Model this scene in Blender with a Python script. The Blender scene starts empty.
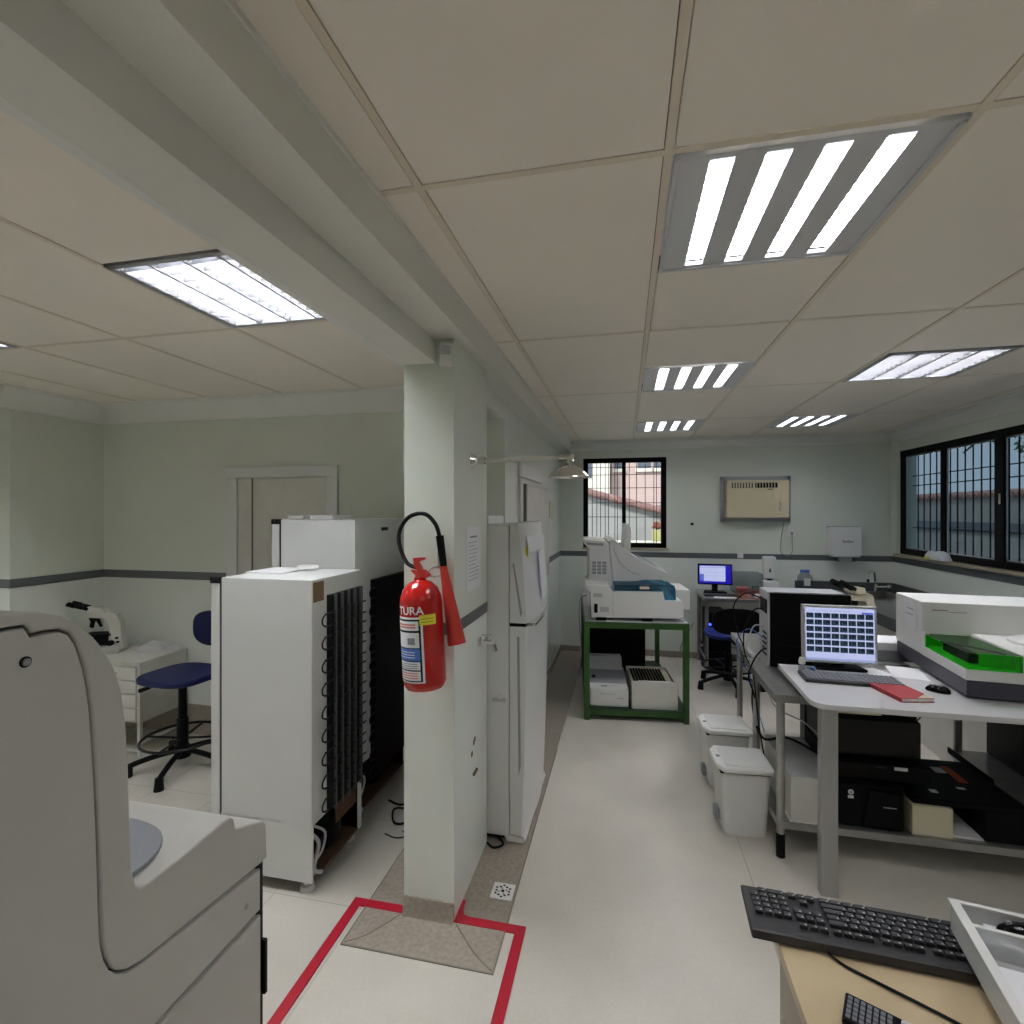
import bpy, bmesh, math, random
from mathutils import Vector, Matrix, Euler
random.seed(7)
sc = bpy.context.scene
COL = sc.collection
R = math.radians
PI = math.pi

# ------------------------------------------------------------------ materials
def mat(name, col, rough=0.5, metal=0.0, noise=0.0, nscale=8.0, bump=0.0, bscale=60.0, spec=0.5, emit=None, estr=0.0, trans=0.0, coat=0.0):
    m = bpy.data.materials.new(name); m.use_nodes = True
    nt = m.node_tree; b = nt.nodes['Principled BSDF']
    b.inputs['Base Color'].default_value = (*col, 1)
    b.inputs['Roughness'].default_value = rough
    b.inputs['Metallic'].default_value = metal
    b.inputs['Specular IOR Level'].default_value = spec
    b.inputs['Transmission Weight'].default_value = trans
    b.inputs['Coat Weight'].default_value = coat
    tc = nt.nodes.new('ShaderNodeTexCoord')
    if noise > 0:
        n = nt.nodes.new('ShaderNodeTexNoise'); n.inputs['Scale'].default_value = nscale; n.inputs['Detail'].default_value = 4
        nt.links.new(tc.outputs['Object'], n.inputs['Vector'])
        r = nt.nodes.new('ShaderNodeValToRGB')
        r.color_ramp.elements[0].position = 0.3; r.color_ramp.elements[1].position = 0.7
        r.color_ramp.elements[0].color = (*[c*(1-noise) for c in col], 1)
        r.color_ramp.elements[1].color = (*[min(1, c*(1+noise*0.5)) for c in col], 1)
        nt.links.new(n.outputs['Fac'], r.inputs['Fac']); nt.links.new(r.outputs['Color'], b.inputs['Base Color'])
    if bump > 0:
        n2 = nt.nodes.new('ShaderNodeTexNoise'); n2.inputs['Scale'].default_value = bscale
        nt.links.new(tc.outputs['Object'], n2.inputs['Vector'])
        bp = nt.nodes.new('ShaderNodeBump'); bp.inputs['Strength'].default_value = bump; bp.inputs['Distance'].default_value = 0.01
        nt.links.new(n2.outputs['Fac'], bp.inputs['Height']); nt.links.new(bp.outputs['Normal'], b.inputs['Normal'])
    if emit:
        b.inputs['Emission Color'].default_value = (*emit, 1); b.inputs['Emission Strength'].default_value = estr
    return m

def srgb(r, g, b):
    f = lambda c: ((c/255+0.055)/1.055)**2.4 if c > 10 else c/255/12.92
    return (f(r), f(g), f(b))

def see_through(name, tint, gloss=0.08, rough=0.02):
    m = bpy.data.materials.new(name); m.use_nodes = True
    nt = m.node_tree; nt.nodes.clear()
    o = nt.nodes.new('ShaderNodeOutputMaterial'); t = nt.nodes.new('ShaderNodeBsdfTransparent'); t.inputs[0].default_value = (*tint, 1)
    g = nt.nodes.new('ShaderNodeBsdfGlossy'); g.inputs['Roughness'].default_value = rough
    mx = nt.nodes.new('ShaderNodeMixShader'); mx.inputs[0].default_value = gloss
    nt.links.new(t.outputs[0], mx.inputs[1]); nt.links.new(g.outputs[0], mx.inputs[2]); nt.links.new(mx.outputs[0], o.inputs[0])
    return m

M = {}
M['wall_hi'] = mat('wall paint green grey', (0.66, 0.70, 0.625), 0.35, noise=0.03, nscale=1.5, bump=0.05, bscale=30)
M['wall_lo'] = mat('wall paint pale', (0.76, 0.80, 0.75), 0.28, noise=0.03, nscale=1.5)
M['band'] = mat('grey wall band', (0.12, 0.13, 0.14), 0.4)
M['beam'] = mat('beam paint', (0.72, 0.715, 0.665), 0.5, noise=0.03, nscale=1.2)
M['trimwhite'] = mat('cornice paint', (0.76, 0.76, 0.73), 0.4)
M['panel'] = mat('ceiling panel', (0.86, 0.80, 0.715), 0.7, noise=0.02, nscale=3)
M['tbar'] = mat('ceiling bar', (0.74, 0.66, 0.54), 0.5)
M['void'] = mat('ceiling gap shade', (0.05, 0.045, 0.04), 0.9)  # dark colour stands in for shade behind the panel gaps
M['brownfloor'] = mat('brown terrazzo', (0.33, 0.285, 0.235), 0.35, noise=0.22, nscale=60)
M['tape'] = mat('red floor tape', srgb(172, 22, 45), 0.4)
M['line'] = mat('floor joint', (0.22, 0.2, 0.17), 0.7)
M['white'] = mat('white enamel', (0.68, 0.69, 0.68), 0.3, noise=0.02, nscale=4)
M['white2'] = mat('white plastic', (0.72, 0.72, 0.70), 0.35)
M['offwhite'] = mat('aged white enamel', (0.62, 0.61, 0.56), 0.35, noise=0.08, nscale=6)
M['cream'] = mat('cream plastic', (0.62, 0.57, 0.42), 0.4)
M['yellowed'] = mat('yellowed plastic', (0.60, 0.54, 0.37), 0.45)
M['grey'] = mat('grey plastic', (0.30, 0.31, 0.33), 0.4)
M['lgrey'] = mat('light grey plastic', (0.48, 0.49, 0.50), 0.4)
M['machine'] = mat('analyser plastic', (0.50, 0.49, 0.455), 0.45, bump=0.03, bscale=300)
M['machpad'] = mat('blue grey pad', (0.23, 0.245, 0.27), 0.5)
M['dark'] = mat('dark plastic', (0.009, 0.009, 0.010), 0.45, spec=0.3)
M['black'] = mat('black plastic', (0.0025, 0.0025, 0.003), 0.5, spec=0.15)
M['blackgloss'] = mat('gloss black', (0.003, 0.003, 0.0035), 0.15, spec=0.3)
M['rubber'] = mat('rubber', (0.006, 0.006, 0.007), 0.7, spec=0.2)
M['steel'] = mat('brushed steel', (0.42, 0.42, 0.41), 0.32, metal=0.85, noise=0.1, nscale=20)
M['chrome'] = mat('chrome', (0.75, 0.74, 0.72), 0.12, metal=1.0)
M['alu'] = mat('aluminium leg', (0.42, 0.42, 0.41), 0.35, metal=0.5)
M['green'] = mat('green bench paint', (0.026, 0.095, 0.014), 0.42, noise=0.25, nscale=12)
M['darkgreen'] = mat('dark green sheet', (0.006, 0.035, 0.015), 0.45)
M['red'] = mat('extinguisher red', (0.47, 0.008, 0.006), 0.18, coat=0.5)
M['redmatte'] = mat('horn red', (0.48, 0.03, 0.02), 0.45)
M['notered'] = mat('red notebook cloth', (0.40, 0.035, 0.045), 0.6)
M['paper'] = mat('paper', (0.78, 0.78, 0.80), 0.8)
M['ink'] = mat('printed grey', (0.25, 0.25, 0.28), 0.8)
M['yellow'] = mat('yellow sticker', (0.68, 0.60, 0.02), 0.5)
M['bluelabel'] = mat('blue label', (0.06, 0.17, 0.55), 0.5)
M['pinkink'] = mat('red print', (0.62, 0.16, 0.14), 0.5)
M['bluefab'] = mat('blue vinyl seat', (0.004, 0.008, 0.065), 0.5, spec=0.3)
M['brightblue'] = mat('blue seat edge', (0.008, 0.02, 0.22), 0.4)
M['wood'] = mat('birch laminate', (0.52, 0.41, 0.25), 0.35, noise=0.1, nscale=5)
M['woodedge'] = mat('cabinet side', (0.36, 0.31, 0.24), 0.5)
M['desk'] = mat('white laminate', (0.60, 0.60, 0.61), 0.25)
M['frame'] = mat('black window frame', (0.004, 0.003, 0.003), 0.55, spec=0.12)
M['sill'] = mat('beige stone sill', (0.42, 0.36, 0.25), 0.5, noise=0.2, nscale=30)
M['granite'] = mat('grey granite', (0.10, 0.11, 0.115), 0.18, noise=0.3, nscale=60)
M['navy'] = mat('dark slate base', (0.045, 0.045, 0.065), 0.4)
M['kbgrey'] = mat('grey key caps', (0.16, 0.165, 0.19), 0.5)
M['key'] = mat('black key cap', (0.03, 0.03, 0.033), 0.3)
M['kbbody'] = mat('charcoal keyboard body', (0.028, 0.027, 0.03), 0.5)
M['cardboard'] = mat('brown board', (0.20, 0.12, 0.06), 0.8)
M['rustshade'] = mat('rust brown', (0.10, 0.055, 0.03), 0.8)
M['orange'] = mat('orange label', (0.50, 0.07, 0.01), 0.5)
M['pink'] = mat('pink rack', (0.42, 0.13, 0.11), 0.5)
M['coil'] = mat('black coil wire', (0.010, 0.011, 0.012), 0.55, spec=0.3)
M['coilrod'] = mat('coil rod grey', (0.085, 0.09, 0.09), 0.4)
M['greenacr'] = see_through('green acrylic', (0.03, 0.72, 0.01), 0.05)
M['blueacr'] = see_through('blue acrylic', (0.26, 0.60, 0.74), 0.18, 0.15)
M['clearacr'] = see_through('clear acrylic', (0.62, 0.66, 0.68), 0.22, 0.25)
M['clearpl'] = see_through('translucent plastic', (0.75, 0.78, 0.80), 0.1, 0.3)
def milky(name, col, f):
    m = bpy.data.materials.new(name); m.use_nodes = True
    nt = m.node_tree; nt.nodes.clear()
    o = nt.nodes.new('ShaderNodeOutputMaterial'); t = nt.nodes.new('ShaderNodeBsdfTransparent')
    g = nt.nodes.new('ShaderNodeBsdfPrincipled'); g.inputs['Base Color'].default_value = (*col, 1); g.inputs['Roughness'].default_value = 0.2
    mx = nt.nodes.new('ShaderNodeMixShader'); mx.inputs[0].default_value = f
    nt.links.new(t.outputs[0], mx.inputs[1]); nt.links.new(g.outputs[0], mx.inputs[2]); nt.links.new(mx.outputs[0], o.inputs[0])
    return m
M['milky'] = milky('milky plastic', (0.72, 0.74, 0.75), 0.55)
M['glass'] = see_through('window glass', (0.95, 0.96, 0.96), 0.03)
M['tint'] = see_through('view dimming window glass', (0.18, 0.225, 0.25), 0.05)  # tint added to dim the daylight view through the right panes
M['lamp'] = mat('lit fluorescent tube', (0.9, 0.9, 0.9), 0.5, emit=(0.95, 0.96, 1.0), estr=11.6)
M['lampleft'] = mat('lit fluorescent tube cool', (0.9, 0.9, 0.9), 0.5, emit=(0.95, 0.97, 1.0), estr=76.0)
M['lamplouvre'] = mat('lit fluorescent tube bare', (0.9, 0.9, 0.9), 0.5, emit=(0.97, 0.97, 1.0), estr=62.0)
M['reflector'] = mat('lamp reflector', (0.50, 0.51, 0.54), 0.3, metal=0.6)
M['blade'] = mat('lamp blade', (0.20, 0.20, 0.21), 0.45, metal=0.2)
M['louvre'] = mat('lamp louvre', (0.42, 0.43, 0.46), 0.3, metal=0.5)
M['lampframe'] = mat('lamp frame', (0.60, 0.61, 0.63), 0.4)
M['scr_white'] = mat('screen light', (0.1, 0.1, 0.1), 0.3, emit=(0.50, 0.55, 0.85), estr=0.42)
M['scr_grey'] = mat('screen grey', (0.1, 0.1, 0.1), 0.3, emit=(0.30, 0.36, 0.62), estr=0.42)
M['scr_blue'] = mat('screen blue', (0.0, 0.0, 0.0), 0.3, emit=(0.10, 0.14, 0.62), estr=0.42)
M['scr_deep'] = mat('screen deep blue', (0.0, 0.0, 0.0), 0.3, emit=(0.015, 0.01, 0.40), estr=0.42)
M['scr_dark'] = mat('screen thumbnail', (0.0, 0.0, 0.0), 0.3, emit=(0.004, 0.006, 0.012), estr=1.0)
M['scr_cyan'] = mat('screen cyan trace', (0.0, 0.0, 0.0), 0.3, emit=(0.03, 0.20, 0.28), estr=0.42)
M['led'] = mat('blue led', (0, 0, 0), 0.3, emit=(0.03, 0.05, 1.0), estr=3.0)
M['redled'] = mat('red pilot', (0.1, 0, 0), 0.3, emit=(0.6, 0.01, 0.01), estr=0.6)
M['pinkwall'] = mat('pink render', (0.60, 0.46, 0.42), 0.9, noise=0.06)
M['creamwall'] = mat('cream render', (0.85, 0.80, 0.68), 0.9)
M['greywall'] = mat('grey render', (0.36, 0.37, 0.36), 0.9, noise=0.15, nscale=3)
M['tile'] = mat('clay roof tile', (0.33, 0.19, 0.17), 0.8, noise=0.3, nscale=10)
M['leaf'] = mat('foliage', (0.07, 0.11, 0.06), 0.7)
M['darkglass'] = mat('dark facade glass', (0.10, 0.13, 0.16), 0.2)

def floor_mat(name, base, sx, sy, ox, oy, offs=0.0):
    m = bpy.data.materials.new(name); m.use_nodes = True
    nt = m.node_tree; b = nt.nodes['Principled BSDF']; b.inputs['Roughness'].default_value = 0.38
    tc = nt.nodes.new('ShaderNodeTexCoord'); mp = nt.nodes.new('ShaderNodeMapping'); mp.inputs['Location'].default_value = (ox, oy, 0)
    br = nt.nodes.new('ShaderNodeTexBrick'); br.offset = offs; br.inputs['Scale'].default_value = 1
    br.inputs['Brick Width'].default_value = sx; br.inputs['Row Height'].default_value = sy
    br.inputs['Mortar Size'].default_value = 0.0018; br.inputs['Mortar Smooth'].default_value = 0.1
    n = nt.nodes.new('ShaderNodeTexNoise'); n.inputs['Scale'].default_value = 2.2; n.inputs['Detail'].default_value = 5
    n3 = nt.nodes.new('ShaderNodeTexNoise'); n3.inputs['Scale'].default_value = 70; n3.inputs['Detail'].default_value = 3
    r = nt.nodes.new('ShaderNodeValToRGB')
    r.color_ramp.elements[0].position = 0.25; r.color_ramp.elements[1].position = 0.75
    r.color_ramp.elements[0].color = (*[c*0.88 for c in base], 1); r.color_ramp.elements[1].color = (*[c*1.06 for c in base], 1)
    mxn = nt.nodes.new('ShaderNodeMath'); mxn.operation = 'ADD'
    ml = nt.nodes.new('ShaderNodeMath'); ml.operation = 'MULTIPLY'; ml.inputs[1].default_value = 0.35
    sb = nt.nodes.new('ShaderNodeMath'); sb.operation = 'SUBTRACT'; sb.inputs[1].default_value = 0.175
    nt.links.new(tc.outputs['Object'], mp.inputs['Vector']); nt.links.new(mp.outputs[0], br.inputs['Vector'])
    nt.links.new(tc.outputs['Object'], n.inputs['Vector']); nt.links.new(tc.outputs['Object'], n3.inputs['Vector'])
    nt.links.new(n3.outputs['Fac'], ml.inputs[0]); nt.links.new(ml.outputs[0], sb.inputs[0])
    nt.links.new(n.outputs['Fac'], mxn.inputs[0]); nt.links.new(sb.outputs[0], mxn.inputs[1]); nt.links.new(mxn.outputs[0], r.inputs['Fac'])
    nt.links.new(r.outputs['Color'], br.inputs['Color1']); nt.links.new(r.outputs['Color'], br.inputs['Color2'])
    br.inputs['Mortar'].default_value = (*[c*0.55 for c in base], 1)
    nt.links.new(br.outputs['Color'], b.inputs['Base Color'])
    return m
M['floor'] = floor_mat('vinyl floor', (0.60, 0.565, 0.50), 1.8, 60.0, -0.565, 30.0)
M['floorL'] = floor_mat('old tile floor', (0.53, 0.50, 0.44), 0.42, 0.60, 1.09-0.42*3, 1.02)

# ------------------------------------------------------------------ mesh builder
def catmull(pts, n=6, closed=False):
    P = [Vector(p) for p in pts]
    if len(P) < 3: return P
    out = []
    L = len(P); rng = L if closed else L-1
    for i in range(rng):
        if closed: p0, p1, p2, p3 = P[(i-1) % L], P[i], P[(i+1) % L], P[(i+2) % L]
        else: p0, p1, p2, p3 = P[max(i-1, 0)], P[i], P[i+1], P[min(i+2, L-1)]
        for k in range(n):
            t = k/n
            out.append(0.5*((2*p1)+(-p0+p2)*t+(2*p0-5*p1+4*p2-p3)*t*t+(-p0+3*p1-3*p2+p3)*t**3))
    if not closed: out.append(P[-1])
    return out

class MB:
    def __init__(s): s.bm = bmesh.new(); s.mats = []; s.cur = 0
    def m(s, key):
        if key not in s.mats: s.mats.append(key)
        s.cur = s.mats.index(key); return s
    def _merge(s, b, Mx=None):
        if Mx is not None: bmesh.ops.transform(b, matrix=Mx, verts=b.verts)
        for f in b.faces: f.material_index = s.cur
        me = bpy.data.meshes.new('t'); b.to_mesh(me); b.free(); s.bm.from_mesh(me); bpy.data.meshes.remove(me)
    def box(s, x0, x1, y0, y1, z0, z1, bev=0.0, Mx=None, seg=2):
        b = bmesh.new(); bmesh.ops.create_cube(b, size=1)
        for v in b.verts:
            v.co = Vector(((x0+x1)/2+v.co.x*(x1-x0), (y0+y1)/2+v.co.y*(y1-y0), (z0+z1)/2+v.co.z*(z1-z0)))
        if bev > 0: bmesh.ops.bevel(b, geom=b.edges[:], offset=min(bev, 0.48*min(abs(x1-x0), abs(y1-y0), abs(z1-z0))), segments=seg, profile=0.5, affect='EDGES')
        s._merge(b, Mx); return s
    def prism(s, poly, axis, a0, a1, bev=0.0, Mx=None, seg=2):
        # poly: 2D points; axis 'x': (y,z); 'y': (x,z); 'z': (x,y)
        b = bmesh.new()
        def mk(p, a):
            if axis == 'x': return (a, p[0], p[1])
            if axis == 'y': return (p[0], a, p[1])
            return (p[0], p[1], a)
        A = [b.verts.new(mk(p, a0)) for p in poly]; B = [b.verts.new(mk(p, a1)) for p in poly]
        n = len(poly); fa = b.faces.new(A); fb = b.faces.new(B)
        for i in range(n): b.faces.new((A[i], A[(i+1) % n], B[(i+1) % n], B[i]))
        bmesh.ops.recalc_face_normals(b, faces=b.faces)
        if bev > 0:
            ed = list(fa.edges)+list(fb.edges)
            bmesh.ops.bevel(b, geom=ed, offset=bev, segments=seg, profile=0.5, affect='EDGES')
        s._merge(b, Mx); return s
    def cyl(s, p0, p1, r0, r1=None, seg=16, Mx=None):
        r1 = r0 if r1 is None else r1
        p0 = Vector(p0); p1 = Vector(p1); d = p1-p0
        b = bmesh.new(); bmesh.ops.create_cone(b, cap_ends=True, segments=seg, radius1=r0, radius2=r1, depth=d.length)
        q = d.to_track_quat('Z', 'Y').to_matrix().to_4x4(); T = Matrix.Translation((p0+p1)/2) @ q
        bmesh.ops.transform(b, matrix=T, verts=b.verts); s._merge(b, Mx); return s
    def sphere(s, c, r, sx=1, sy=1, sz=1, seg=16, Mx=None):
        b = bmesh.new(); bmesh.ops.create_uvsphere(b, u_segments=seg, v_segments=max(6, seg//2), radius=r)
        for v in b.verts: v.co = Vector((v.co.x*sx+c[0], v.co.y*sy+c[1], v.co.z*sz+c[2]))
        s._merge(b, Mx); return s
    def lathe(s, prof, c=(0, 0, 0), seg=28, Mx=None):
        b = bmesh.new(); rings = []
        for r, z in prof:
            rings.append([b.verts.new((c[0]+r*math.cos(2*PI*i/seg), c[1]+r*math.sin(2*PI*i/seg), c[2]+z)) for i in range(seg)])
        for k in range(len(rings)-1):
            for i in range(seg): b.faces.new((rings[k][i], rings[k][(i+1) % seg], rings[k+1][(i+1) % seg], rings[k+1][i]))
        b.faces.new(rings[0][::-1]); b.faces.new(rings[-1])
        bmesh.ops.remove_doubles(b, verts=b.verts, dist=1e-5)
        bmesh.ops.recalc_face_normals(b, faces=b.faces); s._merge(b, Mx); return s
    def tube(s, pts, r, seg=8, smooth=5, closed=False, Mx=None):
        P = catmull(pts, smooth, closed) if smooth else [Vector(p) for p in pts]
        b = bmesh.new(); rings = []; n = len(P); up = None
        for i, p in enumerate(P):
            if closed: t = P[(i+1) % n]-P[(i-1) % n]
            else: t = P[min(i+1, n-1)]-P[max(i-1, 0)]
            t.normalize()
            if up is None: up = t.orthogonal().normalized()
            up = up-t*up.dot(t)
            if up.length < 1e-4: up = t.orthogonal()
            up.normalize(); sd = t.cross(up)
            rings.append([b.verts.new(p+(up*math.cos(2*PI*k/seg)+sd*math.sin(2*PI*k/seg))*r) for k in range(seg)])
        m = n if closed else n-1
        for i in range(m):
            a, c = rings[i], rings[(i+1) % n]
            for k in range(seg): b.faces.new((a[k], a[(k+1) % seg], c[(k+1) % seg], c[k]))
        if not closed: b.faces.new(rings[0][::-1]); b.faces.new(rings[-1])
        bmesh.ops.recalc_face_normals(b, faces=b.faces); s._merge(b, Mx); return s
    def sheet(s, pts, Mx=None):
        b = bmesh.new(); b.faces.new([b.verts.new(p) for p in pts]); s._merge(b, Mx); return s
    def torus(s, c, Rr, r, seg=32, sx=1, sy=1, Mx=None):
        s.tube([(c[0]+Rr*sx*math.cos(2*PI*i/seg), c[1]+Rr*sy*math.sin(2*PI*i/seg), c[2]) for i in range(seg)], r, 8, 0, True, Mx); return s
    def text(s, body, size, fn, bold=0.0):
        cu = bpy.data.curves.new('t', 'FONT'); cu.body = body; cu.size = size; cu.offset = bold; cu.resolution_u = 3
        o = bpy.data.objects.new('t', cu); COL.objects.link(o)
        dg = bpy.context.evaluated_depsgraph_get(); me = bpy.data.meshes.new_from_object(o.evaluated_get(dg))
        bpy.data.objects.remove(o)
        b = bmesh.new(); b.from_mesh(me); bpy.data.meshes.remove(me)
        bmesh.ops.subdivide_edges(b, edges=[e for e in b.edges if e.calc_length() > size*0.2], cuts=2)
        for v in b.verts: v.co = Vector(fn(v.co.x, v.co.y))
        s._merge(b); return s
    def build(s, name, parent=None, world=True, sharp=38, mats=None):
        me = bpy.data.meshes.new(name)
        if parent is not None and world:
            rt = parent
            while rt.parent: rt = rt.parent
            mw = Matrix.Translation(rt.location) @ rt.rotation_euler.to_matrix().to_4x4()
            bmesh.ops.transform(s.bm, matrix=mw.inverted(), verts=s.bm.verts)
        bmesh.ops.recalc_face_normals(s.bm, faces=[f for f in s.bm.faces]) if False else None
        s.bm.to_mesh(me); s.bm.free()
        for k in s.mats: me.materials.append(M[k])
        me.polygons.foreach_set('use_smooth', [True]*len(me.polygons))
        me.set_sharp_from_angle(angle=R(sharp))
        o = bpy.data.objects.new(name, me); COL.objects.link(o)
        wn = o.modifiers.new('normals', 'WEIGHTED_NORMAL'); wn.keep_sharp = True; wn.weight = 80
        if parent is not None: o.parent = parent
        return o

def new(key): return MB().m(key)
def thing(name, label, cat, loc=(0, 0, 0), rz=0.0, group=None):
    o = bpy.data.objects.new(name, None); COL.objects.link(o); o.empty_display_size = 0.1
    o.location = loc; o.rotation_euler = (0, 0, R(rz)); o['label'] = label; o['category'] = cat
    if group: o['group'] = group
    return o
def tag(o, label, cat, group=None):
    o['label'] = label; o['category'] = cat
    if group: o['group'] = group
    return o
def struct(mb, name):
    o = mb.build(name); o['kind'] = 'structure'; return o
def lab(o, t): o['label'] = t; return o
def centre(o):
    # move a single-mesh thing's origin to the centre of its base
    vs = [v.co for v in o.data.vertices]
    c = Vector(((min(v.x for v in vs)+max(v.x for v in vs))/2, (min(v.y for v in vs)+max(v.y for v in vs))/2, min(v.z for v in vs)))
    o.data.transform(Matrix.Translation(-c)); o.location = c; return o
def solo(mb, name, label, cat, group=None): return tag(centre(mb.build(name)), label, cat, group)

# ------------------------------------------------------------------ room shell
ZC = 2.52
XR = 2.79; YF = 6.2; XP = -0.77; YL = 3.28; XL = -4.05; YB = -2.6
b = new('floor'); b.box(-1.09, XR+0.1, YB, YF+0.1, -0.06, 0)
struct(b, 'floor')
b = new('floorL'); b.box(-4.9, -1.09, YB, YL+0.1, -0.06, 0); struct(b, 'floor_left')
b = new('brownfloor')
b.box(-1.075, -0.47, 1.80, YL, 0.0, 0.003); b.box(-0.77, -0.47, YL, YF, 0.0, 0.003)
b.m('line')
b.box(-0.472, -0.466, 1.80, 3.6, 0, 0.0045); b.box(-1.08, -1.074, 1.80, YL, 0, 0.0045); b.box(-1.08, -0.466, 1.797, 1.803, 0, 0.0045)
b.tube([(-1.07, 1.81, 0.003), (-1.0, 1.86, 0.003), (-0.91, 1.99, 0.003)], 0.0022, 5, 3)
b.tube([(-0.475, 1.81, 0.003), (-0.56, 1.87, 0.003), (-0.67, 1.985, 0.003)], 0.004, 5, 3)
struct(b, 'trim_5')
b = new('tape')
b.box(-1.145, -1.105, 0.6, 2.03, 0, 0.0052); b.box(-1.105, -0.907, 1.99, 2.03, 0, 0.0052)
b.box(-0.66, -0.43, 1.992, 2.032, 0, 0.0052); b.box(-0.43, -0.39, 0.6, 2.032, 0, 0.0052)
b.prism([(-0.684, 1.992), (-0.64, 1.992), (-0.64, 2.032), (-0.655, 2.04), (-0.664, 2.06), (-0.670, 2.115), (-0.684, 2.115)], 'z', 0, 0.0056)
tag(b.build('floor_tape'), 'red tape line marked on the floor around the pillar foot', 'tape')

# ceiling: dark slab painting shade into the gaps, then inset panels, then bars
def ceiling(name, xs, ys, skip, x0, x1, y0, y1):
    v = new('void'); v.box(x0, x1, y0, y1, 2.66, 2.72); struct(v, name+'_slab') if False else None
    p = new('void'); p.box(x0, x1, y0, y1, 2.64, 2.70)
    p.m('panel')
    g = 0.0125
    for i in range(len(xs)-1):
        for j in range(len(ys)-1):
            ya, yb = ys[j]+g, ys[j+1]-g
            for (sx, sy0, sy1) in [k for k in skip if abs(k[0]-xs[i]) < 0.05 and ys[j]-0.1 < (k[1]+k[2])/2 < ys[j+1]+0.1]:
                if sy1 < yb-0.2: ya = sy1+0.006
                elif sy0 > ya+0.2: yb = sy0-0.006
                else: ya = yb
            if yb-ya > 0.02: p.box(xs[i]+g, xs[i+1]-g, ya, yb, ZC, ZC+0.012)
    o = struct(p, name)
    t = new('tbar')
    for x in xs: t.box(x-0.010, x+0.010, y0, y1, ZC-0.002, ZC+0.008)
    for y in ys: t.box(xs[0], xs[-1], y-0.010, y+0.010, ZC-0.0012, ZC+0.007)
    return t
fixR = [(0.10, 1.256, 1.862), (0.10, 3.075, 3.682), (0.10, 4.912, 5.515), (1.35, 3.075, 3.682), (1.35, 4.912, 5.515), (0.10, -0.58, 0.02), (1.35, 0.63, 1.23)]
t = ceiling('ceiling', [-0.64, -0.52, 0.10, 0.725, 1.35, 1.975, 2.60, 2.78], [-2.42, -1.2, 0.03, 1.245, 2.465, 3.69, 4.90, 6.12], fixR, -0.66, XR+0.1, YB, YF+0.1)
struct(t, 'trim_1')
fixL = [(-1.745, 1.40, 2.005), (-3.62, 1.40, 2.005), (-1.745, -1.02, -0.42), (-3.62, -1.02, -0.42)]
t = ceiling('ceiling_left', [-4.87, -4.245, -3.62, -2.995, -2.37, -1.745, -1.12, -0.9], [-2.86, -1.64, -0.42, 0.80, 2.018, 3.24], fixL, -4.9, -0.66, YB, YL+0.1)
struct(t, 'trim_2')

# beams
b = new('beam'); b.box(-0.905, -0.765, YB, YL, 2.296, 2.63); b.box(-0.90, -0.632, YB, YF, 2.39, 2.63)
b.m('trimwhite'); b.box(-0.936, -0.905, YB, YL, 2.296, 2.32, 0.004)
b.box(-0.640, -0.626, YB, YF, 2.505, 2.519)
struct(b, 'trim_3')

def wall_box(b, x0, x1, y0, y1, z0=0, z1=2.6, lo=1.15, hi=1.21, band=None):
    # lower, band, upper layers; band marks face(s) by tiny proud strip
    b.m('wall_lo'); b.box(x0, x1, y0, y1, z0, (lo+hi)/2)
    b.m('wall_hi'); b.box(x0, x1, y0, y1, (lo+hi)/2, z1)
def hole_wall_y(b, x0, x1, y, t, hx0, hx1, hz0, hz1):  # wall facing -y with an opening
    for (a, c, m0, m1) in ((x0, hx0, 0, 2.6), (hx1, x1, 0, 2.6)):
        wall_box(b, a, c, y, y+t, m0, m1)
    wall_box(b, hx0, hx1, y, y+t, 0, 1.18); b.m('wall_lo'); b.box(hx0, hx1, y, y+t, 1.18, hz0); b.m('wall_hi'); b.box(hx0, hx1, y, y+t, hz1, 2.6)

# far wall with window hole
b = MB(); hole_wall_y(b, XP-0.13, XR+0.15, YF, 0.15, -0.49, 0.47, 1.26, 2.32)
b.m('band'); b.box(XP, XR, YF-0.004, YF, 1.15, 1.21)
struct(b, 'wall_far')
# right wall with long window hole
b = MB()
wall_box(b, XR, XR+0.15, 6.06, YF+0.15); wall_box(b, XR, XR+0.15, YB, 2.5)
b.m('wall_lo'); b.box(XR, XR+0.15, 2.5, 6.06, 0, 1.235); b.m('wall_hi'); b.box(XR, XR+0.15, 2.5, 6.06, 2.31, 2.6)
b.box(XR-0.03, XR, 6.07, YF, 1.215, 2.42)
b.m('band'); b.box(XR-0.004, XR, YB, YF, 1.15, 1.21)
struct(b, 'wall_right')
# partition wall between the two rooms
b = MB(); wall_box(b, XP-0.13, XP, YL, YF, 0, 2.62)
b.m('wall_hi'); b.box(XP-0.13, XP, 2.50, YL, 2.33, 2.62)
b.m('band'); b.box(XP, XP+0.004, YL, YF, 1.15, 1.21)
struct(b, 'wall_partition')
# left room
b = MB(); wall_box(b, -4.9, XP-0.13, YL, YL+0.15)
b.m('band'); b.box(XL, -2.90, YL-0.004, YL, 1.165, 1.225); b.box(-1.97, -0.95, YL-0.004, YL, 1.165, 1.225)
struct(b, 'wall_back')
b = MB(); wall_box(b, XL-0.9, XL, 2.64, YL)
b.m('band'); b.box(XL, XL+0.004, 2.64, YL, 1.165, 1.225); b.box(XL-0.9, XL, 2.636, 2.64, 1.165, 1.225)
struct(b, 'wall_left')
b = MB(); wall_box(b, -5.0, -4.85, YB, 2.64)
struct(b, 'wall_left_near')
b = MB(); wall_box(b, -5.0, XR+0.15, YB-0.15, YB)
struct(b, 'wall_near')
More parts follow.
